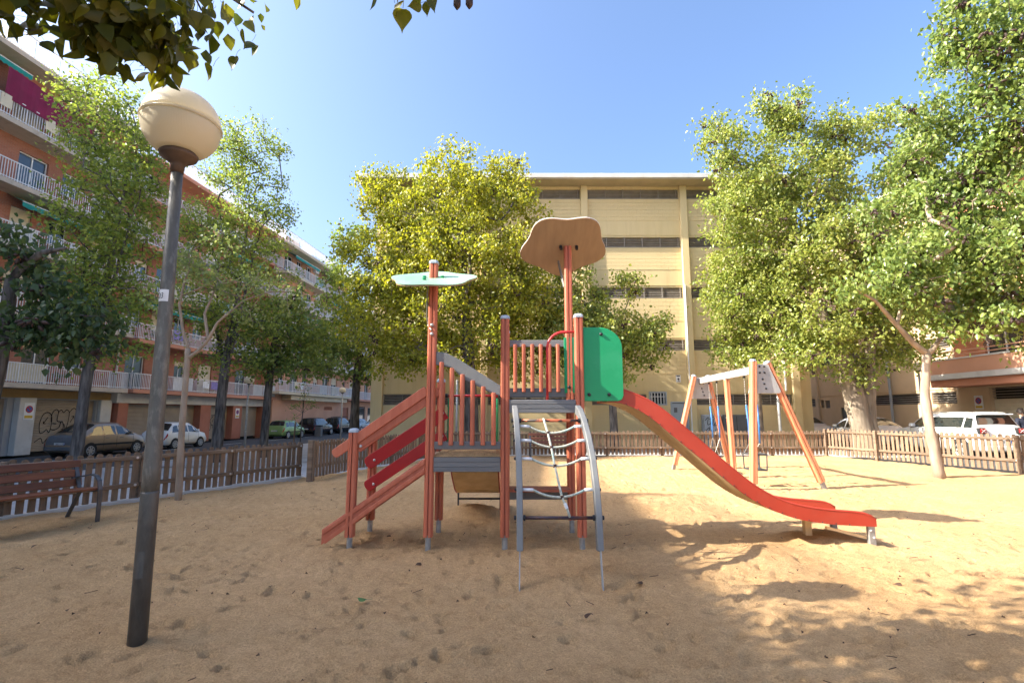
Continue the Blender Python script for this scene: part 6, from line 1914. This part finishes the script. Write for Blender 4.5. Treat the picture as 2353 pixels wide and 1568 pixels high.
def car(name, label, loc, heading, shape, paint, wheel_r=0.31, wb=(0.75, None), plate=True, strip=False, group=None, cat="car", plate_text=None, tails=((0.1, 2.3), (2.6, 3.6)), rear_glass=True, rails=False, rims='rim', dark_rear=None):
    """heading = direction the nose points, radians from +x"""
    S = shape
    t = thing(name, label, cat, loc, heading, group)
    ox = -S.L/2
    def fin(mb, nm, m, par, **k):
        mb.v = [(v[0]+ox, v[1], v[2]) for v in mb.v]
        return mb.build(nm, m, par, **k)
    body = fin(S.body(), "body", paint, t, smooth=True)
    un = MB().box(0.35, S.L-0.35, -S.W*0.40, S.W*0.40, 0.17, 0.34); fin(un, "underside", M['tyre'], t)
    for sd in (1, -1):
        for (a, b) in ((4.15, 5.75), (5.95, 7.6), (7.8, 10.35)):
            top = 3.84
            fin(S.patch([(a-0.25 if a < 5 else a, 3.10), (b+0.25 if b > 10 else b, 3.10), (b-0.55 if b > 10 else b, top), (a+0.5 if a < 5 else a, top)], sd), "side_window", M['carglass'], t, smooth=True, recalc=False)
        if tails: fin(S.patch([(tails[0][0], tails[1][0]), (tails[0][1], tails[1][0]), (tails[0][1]+0.2, tails[1][1]), (tails[0][0]+0.6, tails[1][1])], sd, 4, 3, 0.008), "tail_lamp", M['tail'], t, smooth=True, recalc=False)
        fin(S.patch([(13.2, 2.6), (14.4, 2.6), (14.2, 3.3), (13.0, 3.5)], sd, 4, 3, 0.008), "headlamp", M['white'], t, smooth=True, recalc=False)
        if strip: fin(S.patch([(3.6, 1.75), (12.3, 1.75), (12.3, 2.05), (3.6, 2.05)], sd, 16, 2, 0.016), "rub_strip", M['tyre'], t, recalc=False)
        for hx in (6.4, 8.6):
            p = S.P(hx, 2.72, sd); fin(MB().box(p.x-0.1, p.x+0.1, p.y-0.02, p.y+0.02, p.z-0.015, p.z+0.015), "door_handle", M['cabinet'] if strip else paint, t)
        p = S.P(9.9, 3.25, sd)
        fin(MB().box(p.x-0.09, p.x+0.06, min(p.y, p.y+sd*0.2), max(p.y, p.y+sd*0.2), p.z-0.02, p.z+0.12), "wing_mirror", paint, t, bevel=0.03)
        # seams of the doors
        for ux in (5.85, 7.7, 10.4):
            fin(S.patch([(ux-0.02, 0.9), (ux+0.02, 0.9), (ux+0.02, 3.0), (ux-0.02, 3.0)], sd, 1, 6, 0.003), "door_seam", M['tyre'], t, recalc=False)
        if rails:
            pts = [S.P(u, 4.75, sd)+Vector((0, 0, 0.05)) for u in (5.2, 6, 7, 8, 8.8)]
            fin(MB().tube(pts, 0.018, 6), "roof_rail", M['rim'], t)
        for wx in (wb[0], (wb[1] or S.L-0.80)):
            yo = sd*(S.W/2)
            ar = MB().tube([(wx, yo-sd*0.25, wheel_r+0.02), (wx, yo+sd*0.004, wheel_r+0.02)], wheel_r*1.17, 20)
            fin(ar, "wheel_arch", M['tyre'], t)
            wh = MB().tube([(wx, yo-sd*0.21, wheel_r), (wx, yo-sd*0.0, wheel_r), (wx, yo+sd*0.015, wheel_r)], [wheel_r, wheel_r, wheel_r*0.92], 24)
            wo2 = fin(wh, "wheel", M['tyre'], t)
            rm = MB()
            rm.tube([(wx, yo+sd*0.012, wheel_r), (wx, yo+sd*0.022, wheel_r)], wheel_r*0.30, 12)
            for k in range(7):
                an = 2*math.pi*k/7
                rm.beam((wx, yo+sd*0.018, wheel_r), (wx+wheel_r*0.66*math.cos(an), yo+sd*0.02, wheel_r+wheel_r*0.66*math.sin(an)), 0.07, 0.012, up=(0, 1, 0))
            ring = [(wx+wheel_r*0.66*math.cos(2*math.pi*k/20), yo+sd*0.016, wheel_r+wheel_r*0.66*math.sin(2*math.pi*k/20)) for k in range(21)]
            rm.tube(ring, 0.022, 5, caps=False)
            fin(rm, "rim", M[rims], wo2, recalc=False)
    # glass front and rear (full width)
    for nm, (u0, u1) in (("rear_window", (3.35, 4.9)), ("windscreen", (9.15, 10.9))):
        mb = MB(); nu = 5; vv = [4.35, 5, 6, 7]
        cols = [(v, 1) for v in vv] + [(v, -1) for v in vv[-2::-1]]
        for i in range(nu+1):
            u = u0+(u1-u0)*i/nu
            for v, sd in cols: mb.v.append(tuple(S.P(u, v, sd)+S.N(u, min(v, 6.9), sd)*0.007))
        n = len(cols)
        for i in range(nu):
            for k in range(n-1): mb.f.append((i*n+k, i*n+k+1, (i+1)*n+k+1, (i+1)*n+k))
        fin(mb, nm, M['carglass'], t, smooth=True, recalc=False)
    if dark_rear is not None:
        mb = MB(); vv = [1.1, 2, 3, 4.3, 5, 6, 7]; cols = [(v, 1) for v in vv] + [(v, -1) for v in vv[-2::-1]]
        us = [0.0, 0.6, 1.0, 1.6, 2.0, 2.6, 3.0]
        for u in us:
            for v, sd in cols: mb.v.append(tuple(S.P(u, v, sd)+S.N(u, min(v, 6.9), sd)*0.004))
        n = len(cols)
        for i in range(len(us)-1):
            for k in range(n-1): mb.f.append((i*n+k, i*n+k+1, (i+1)*n+k+1, (i+1)*n+k))
        fin(mb, "tailgate", dark_rear, t, smooth=True, recalc=False)
    fin(MB().box(-0.035, 0.04, -S.W*0.40, S.W*0.40, 0.34, 0.52), "bumper", dark_rear or paint, t, bevel=0.03)
    fin(MB().box(S.L-0.04, S.L+0.03, -S.W*0.36, S.W*0.36, 0.28, 0.46), "bumper", dark_rear or paint, t, bevel=0.03)
    if plate:
        zp = 0.74
        pp = S.P(1.2, 3.0)
        fin(MB().box(S.rows[1][0].x-0.05, S.rows[1][0].x-0.035, -0.26, 0.26, 0.60, 0.71), "number_plate", M['plate'], t)
        fin(MB().box(S.rows[1][0].x-0.052, S.rows[1][0].x-0.0501, -0.26, -0.225, 0.60, 0.71), "plate_band", M['signblue'], t)
        if plate_text:
            o = digit3d(plate_text, 0.10, (ox+S.rows[1][0].x-0.053, 0, 0.62), (R(90), 0, R(-90)), M['ink'], t)
    return t

hatch = lambda: CarShape(3.85, 1.66, 1.50, 0.93, 0.93, 0.20, 0.62, 2.35, 3.02)
mpv = lambda: CarShape(4.28, 1.75, 1.62, 0.98, 0.98, 0.30, 1.15, 2.55, 3.50)
suvs = lambda: CarShape(4.35, 1.78, 1.66, 1.02, 1.03, 0.15, 0.50, 2.45, 3.20, zb=0.28)
jeep = lambda: CarShape(4.25, 1.82, 1.66, 1.08, 1.10, 0.16, 0.34, 2.55, 3.10, zb=0.30, nose_h=0.70)
sedan = lambda: CarShape(4.45, 1.78, 1.46, 0.92, 0.92, 0.75, 1.45, 2.70, 3.45)
HL = LROT                                        # the street direction
def cl(y): return -20.95 + 0.08*(y-25.5)
car("parked_car", "tan hatchback with dark rear parked behind the left street tree", (cl(26.2), 26.2, -0.5), HL, mpv(), car_paint("tan metallic", (0.30,0.225,0.155), None, 0.32, 0.5), 0.31, strip=True, plate_text="1862 DTP", dark_rear=M['cabinet'])
car("parked_car", "small white hatchback parked behind the near lamp post", (cl(31.6)-0.1, 31.6, -0.5), HL, CarShape(3.72, 1.66, 1.54, 0.93, 0.95, 0.22, 0.75, 2.2, 2.95), car_paint("white car paint", (0.74,0.74,0.72), None, 0.3, 0.0), 0.29)
car("parked_car", "light green hatchback parked by the salmon block", (cl(44.2)+0.1, 44.2, -0.5), HL, hatch(), car_paint("light green paint", (0.23,0.36,0.12), None, 0.3, 0.3), 0.30, strip=True, plate_text="7714 CKV")
car("parked_car", "dark maroon black car parked in front of the green hatchback", (cl(49.8)+0.1, 49.8, -0.5), HL, suvs(), car_paint("dark maroon paint", (0.018,0.012,0.014), None, 0.22, 0.2), 0.32)
bk = car("parked_car", "black car with roof rack parked down the left street", (cl(55.0)+0.1, 55.0, -0.5), HL, suvs(), car_paint("black paint", (0.012,0.012,0.014), None, 0.22, 0.2), 0.31)
rk = MB()
for x in (-0.7, 0.6): rk.beam((x, -0.62, 1.72), (x, 0.62, 1.72), 0.05, 0.04); rk.beam((x, -0.55, 1.64), (x, -0.55, 1.72), 0.03, 0.03); rk.beam((x, 0.55, 1.64), (x, 0.55, 1.72), 0.03, 0.03)
rk.beam((-0.9, -0.3, 1.76), (0.9, -0.3, 1.76), 0.05, 0.03); rk.beam((-0.9, 0.3, 1.76), (0.9, 0.3, 1.76), 0.05, 0.03)
rk.build("roof_rack", M['darkmetal'], bk)
car("parked_car", "silver blue hatchback parked beyond the black cars", (cl(60.3)+0.15, 60.3, -0.5), HL, hatch(), car_paint("silver blue paint", (0.24,0.28,0.35), None, 0.3, 0.5), 0.30)
car("parked_car", "white hatchback parked at the far end of the left street", (cl(66.0)+0.5, 66.0, -0.5), HL-0.03, hatch(), car_paint("white paint", (0.72,0.74,0.76), None, 0.3, 0.0), 0.31)
jp = car("parked_car", "boxy white off-roader parked behind the right hand fence", (17.15, 20.2, -0.075), R(92), jeep(), car_paint("white off-roader paint", (0.72,0.72,0.70), None, 0.3, 0.0), 0.34, rails=True, plate_text="8670 LLN", tails=None)
for s in (-1, 1):
    q = MB().box(-2.10, -1.93, s*0.70-0.15, s*0.70+0.15, 0.92, 1.14); lo_ = q.build("tail_lamp", M['tyre'], jp, bevel=0.03)
    MB().box(-2.115, -2.095, s*0.70-0.11, s*0.70+0.11, 0.95, 1.11).build("lamp_lens", M['tail'], lo_, bevel=0.01)
    MB().beam((-2.12, s*0.70-0.08, 0.97), (-2.12, s*0.70+0.08, 1.09), 0.006, 0.02).build("lamp_cross", M['plate'], lo_)
    MB().beam((-2.122, s*0.70-0.08, 1.09), (-2.122, s*0.70+0.08, 0.97), 0.006, 0.02).build("lamp_cross", M['plate'], lo_)
MB().box(-2.0, -1.72, -0.60, 0.60, 1.585, 1.63).build("roof_spoiler", car_paint("white spoiler paint", (0.72,0.72,0.70), None, 0.3, 0.0), jp, bevel=0.02)
car("parked_car", "white saloon parked behind the twin trunked tree", (17.35, 25.4, -0.075), R(92), sedan(), car_paint("white saloon paint", (0.70,0.70,0.69), None, 0.3, 0.0), 0.31)
car("parked_car", "grey white car mostly hidden behind the corner of the yellow hall", (17.5, 31.4, -0.075), R(92), sedan(), car_paint("pale grey paint", (0.55,0.56,0.57), None, 0.3, 0.2), 0.31)

# ================================================================== FAR LAMPS AND POLES
def far_lamp(x, y, zb, h, label, r=0.2):
    l = thing("street_lamp", label, "street lamp", (x, y, zb))
    MB().tube([(0, 0, -0.05), (0, 0, 1.1), (0, 0, h)], [0.062, 0.058, 0.042], 12).build("pole", M['galv'], l, smooth=True)
    MB().lathe([(0.05, h-0.06), (0.14, h), (0.15, h+0.04)], (0, 0, 0), 16).build("globe_holder", M['darkmetal'], l)
    MB().lathe([(max(0.003, r*1.25*math.cos(a)), h+r*0.9+r*1.2*math.sin(a)) for a in [(-0.85+(0.85+math.pi/2)*k/11) for k in range(12)]], (0, 0, 0), 20).build("globe", M['globe'], l, smooth=True)
far_lamp(-12.95, 39.0, -0.4, 3.55, "globe street lamp at the far kerb beside the white hatchback")
far_lamp(-14.05, 27.2, -0.4, 3.55, "globe street lamp half hidden in leaves beside the long left block")
p = at(2108, 838, 23.6); far_lamp(p.x, 23.6, -0.07, 3.6, "slim globe street lamp in the right hand street")
p = at(1786, 900, 22.2)
pl = thing("pole", "round topped grey pole behind the swing frame", "pole", (p.x, 22.2, -0.08))
MB().tube([(0, 0, -0.05), (0, 0, 3.25)], 0.06, 12).build("pole", M['galv'], pl, smooth=True)
MB().lathe([(0.062, 3.25), (0.075, 3.27), (0.07, 3.36), (0.02, 3.40)], (0, 0, 0), 12).build("cap", M['galv'], pl)
p = at(1049, 950, 20.6)
pl = thing("pole", "slim pale pole on the back pavement behind the platform railing", "pole", (p.x, 20.6, -0.08))
MB().tube([(0, 0, -0.05), (0, 0, 2.9)], 0.045, 12).build("pole", M['galv'], pl, smooth=True)
MB().lathe([(0.046, 2.9), (0.055, 2.92), (0.05, 2.97), (0.01, 3.0)], (0, 0, 0), 12).build("cap", M['galv'], pl)
bn = thing("litter_bin", "dark wheeled bin at the kerb between the parked dark cars", "bin", (cl(47.0)+1.6, 47.0, -0.5))
MB().prism([(-0.28, -0.25, 0), (0.28, -0.25, 0), (0.28, 0.25, 0), (-0.28, 0.25, 0)], (0, 0, 0.95)).build("body", M['cabinet'], bn, bevel=0.03)
MB().box(-0.31, 0.31, -0.28, 0.28, 0.955, 1.02).build("lid", M['tyre'], bn, bevel=0.02)

# ================================================================== PERSON at the right edge
pp = thing("person", "person in a dark hooded jacket and purple trousers walking at the right edge", "person", (19.55, 19.7, -0.07), R(90))
def skinned(name, verts, edges, radii, m, parent, sub=2, root=0):
    me = bpy.data.meshes.new(name); me.from_pydata(verts, edges, []); 
    o = link(name, me, None, parent)
    sk_ = o.modifiers.new("skin", 'SKIN')
    for i, r in enumerate(radii):
        d = me.skin_vertices[0].data[i]; d.radius = (r, r) if not isinstance(r, tuple) else r; d.use_root = (i == root)
    ss = o.modifiers.new("sub", 'SUBSURF'); ss.levels = sub; ss.render_levels = sub
    dg = bpy.context.evaluated_depsgraph_get(); dg.update()
    m2 = bpy.data.meshes.new_from_object(o.evaluated_get(dg)); o.modifiers.clear(); o.data = m2; m2.materials.clear(); m2.materials.append(m)
    for p in m2.polygons: p.use_smooth = True
    return o
# local frame: x = facing, y = left
bv = [(0,0,0.93),(0,0,1.12),(0,0,1.34),(0,0,1.44),(0.01,0,1.53),(0.03,0,1.62),(0.03,0,1.72),
      (0,0.10,0.88),(0.08,0.10,0.50),(0.10,0.10,0.10),(0.22,0.11,0.05),
      (0,-0.10,0.88),(-0.03,-0.10,0.49),(-0.22,-0.10,0.13),(-0.12,-0.11,0.05),
      (0,0.19,1.40),(-0.05,0.25,1.14),(0.06,0.24,0.90),(0.10,0.235,0.82),
      (0,-0.19,1.40),(0.03,-0.26,1.14),(0.14,-0.24,0.92),(0.19,-0.23,0.85)]
be = [(0,1),(1,2),(2,3),(3,4),(4,5),(5,6),(0,7),(7,8),(8,9),(9,10),(0,11),(11,12),(12,13),(13,14),(2,15),(15,16),(16,17),(17,18),(2,19),(19,20),(20,21),(21,22)]
brd = [(0.14,0.12),(0.135,0.115),(0.15,0.12),0.07,0.05,0.085,0.075,0.085,0.062,0.045,0.035,0.085,0.062,0.045,0.035,0.065,0.05,0.038,0.035,0.065,0.05,0.038,0.035]
skinned("body", bv, be, brd, M['skin'], pp)
jv = bv[0:4]+[bv[15],bv[16],bv[17],bv[19],bv[20],bv[21],(0,0,0.84)]
skinned("jacket", jv, [(0,1),(1,2),(2,3),(2,4),(4,5),(5,6),(2,7),(7,8),(8,9),(0,10)], [(0.175,0.15),(0.17,0.15),(0.19,0.155),(0.10,0.10),0.088,0.07,0.055,0.088,0.07,0.055,(0.165,0.14)], M['navy'], pp)
skinned("trousers", [bv[0],bv[7],bv[8],bv[9],bv[11],bv[12],bv[13]], [(0,1),(1,2),(2,3),(0,4),(4,5),(5,6)], [(0.14,0.12),0.10,0.077,0.062,0.10,0.077,0.062], M['trouser'], pp)
skinned("hood", [(-0.06,0.08,1.47),(-0.10,0,1.49),(-0.06,-0.08,1.47)], [(0,1),(1,2)], [0.055,0.065,0.055], M['navy'], pp, root=1)
skinned("hair", [(-0.02,0,1.64),(0.0,0,1.71),(0.03,0,1.745)], [(0,1),(1,2)], [0.088,0.092,0.07], M['hair'], pp, root=1)
skinned("face", [(0.095,0,1.60),(0.115,0,1.615)], [(0,1)], [0.022,0.012], M['skin'], pp)
for s in (-1, 1):
    skinned("ear", [(0.03,s*0.092,1.61),(0.03,s*0.098,1.63)], [(0,1)], [0.018,0.018], M['skin'], pp)
    MB().tube([(0.100, s*0.032, 1.636), (0.108, s*0.032, 1.636)], 0.011, 8).build("eye", M['hair'], pp)
    hx, hy, hz = (0.10, 0.235, 0.82) if s > 0 else (0.19, -0.23, 0.85)
    for k in range(4):
        dx = -0.03+0.02*k
        skinned("finger", [(hx+dx, hy, hz-0.02), (hx+dx+0.01, hy-s*0.008, hz-0.065), (hx+dx+0.012, hy-s*0.025, hz-0.10+0.008*abs(k-1))], [(0,1),(1,2)], [0.011,0.009,0.007], M['skin'], pp, 1)
    skinned("thumb", [(hx+0.03, hy, hz+0.0), (hx+0.055, hy-s*0.01, hz-0.035), (hx+0.06, hy-s*0.015, hz-0.06)], [(0,1),(1,2)], [0.013,0.010,0.008], M['skin'], pp, 1)
    fx, fy = (0.16, 0.105) if s > 0 else (-0.16, -0.105)
    skinned("shoe", [(fx-0.08, fy, 0.05), (fx+0.0, fy, 0.055), (fx+0.10, fy, 0.04)], [(0,1),(1,2)], [0.045,0.05,0.035], M['tyre'], pp, 1)

GROUPS = {"parked_car": "cars parked along the streets", "street_lamp": "globe street lamps", "park_bench": "slatted park benches", "swing": "swings hung on the swing frame",
          "fallen_leaf": "single leaves fallen on the sand", "no_parking_sign": "no parking plates on garage walls", "picket_fence": "picket fences round the playground",
          "apartment_building": "apartment buildings round the square", "utility_cabinet": "utility cabinets by the hall", "broadleaf_tree": "broadleaf trees", "poplar_tree": "tall street trees",
          "pole": "grey poles", "hanging_laundry": "washing on the balconies"}
for o in bpy.data.objects:
    if o.parent is None and "category" in o:
        k = o.name.split(".")[0]
        if k in GROUPS: o["group"] = GROUPS[k]
# ------------------------------------------------------------------ tidy
for o in bpy.data.objects:
    if "_o" in o: del o["_o"]
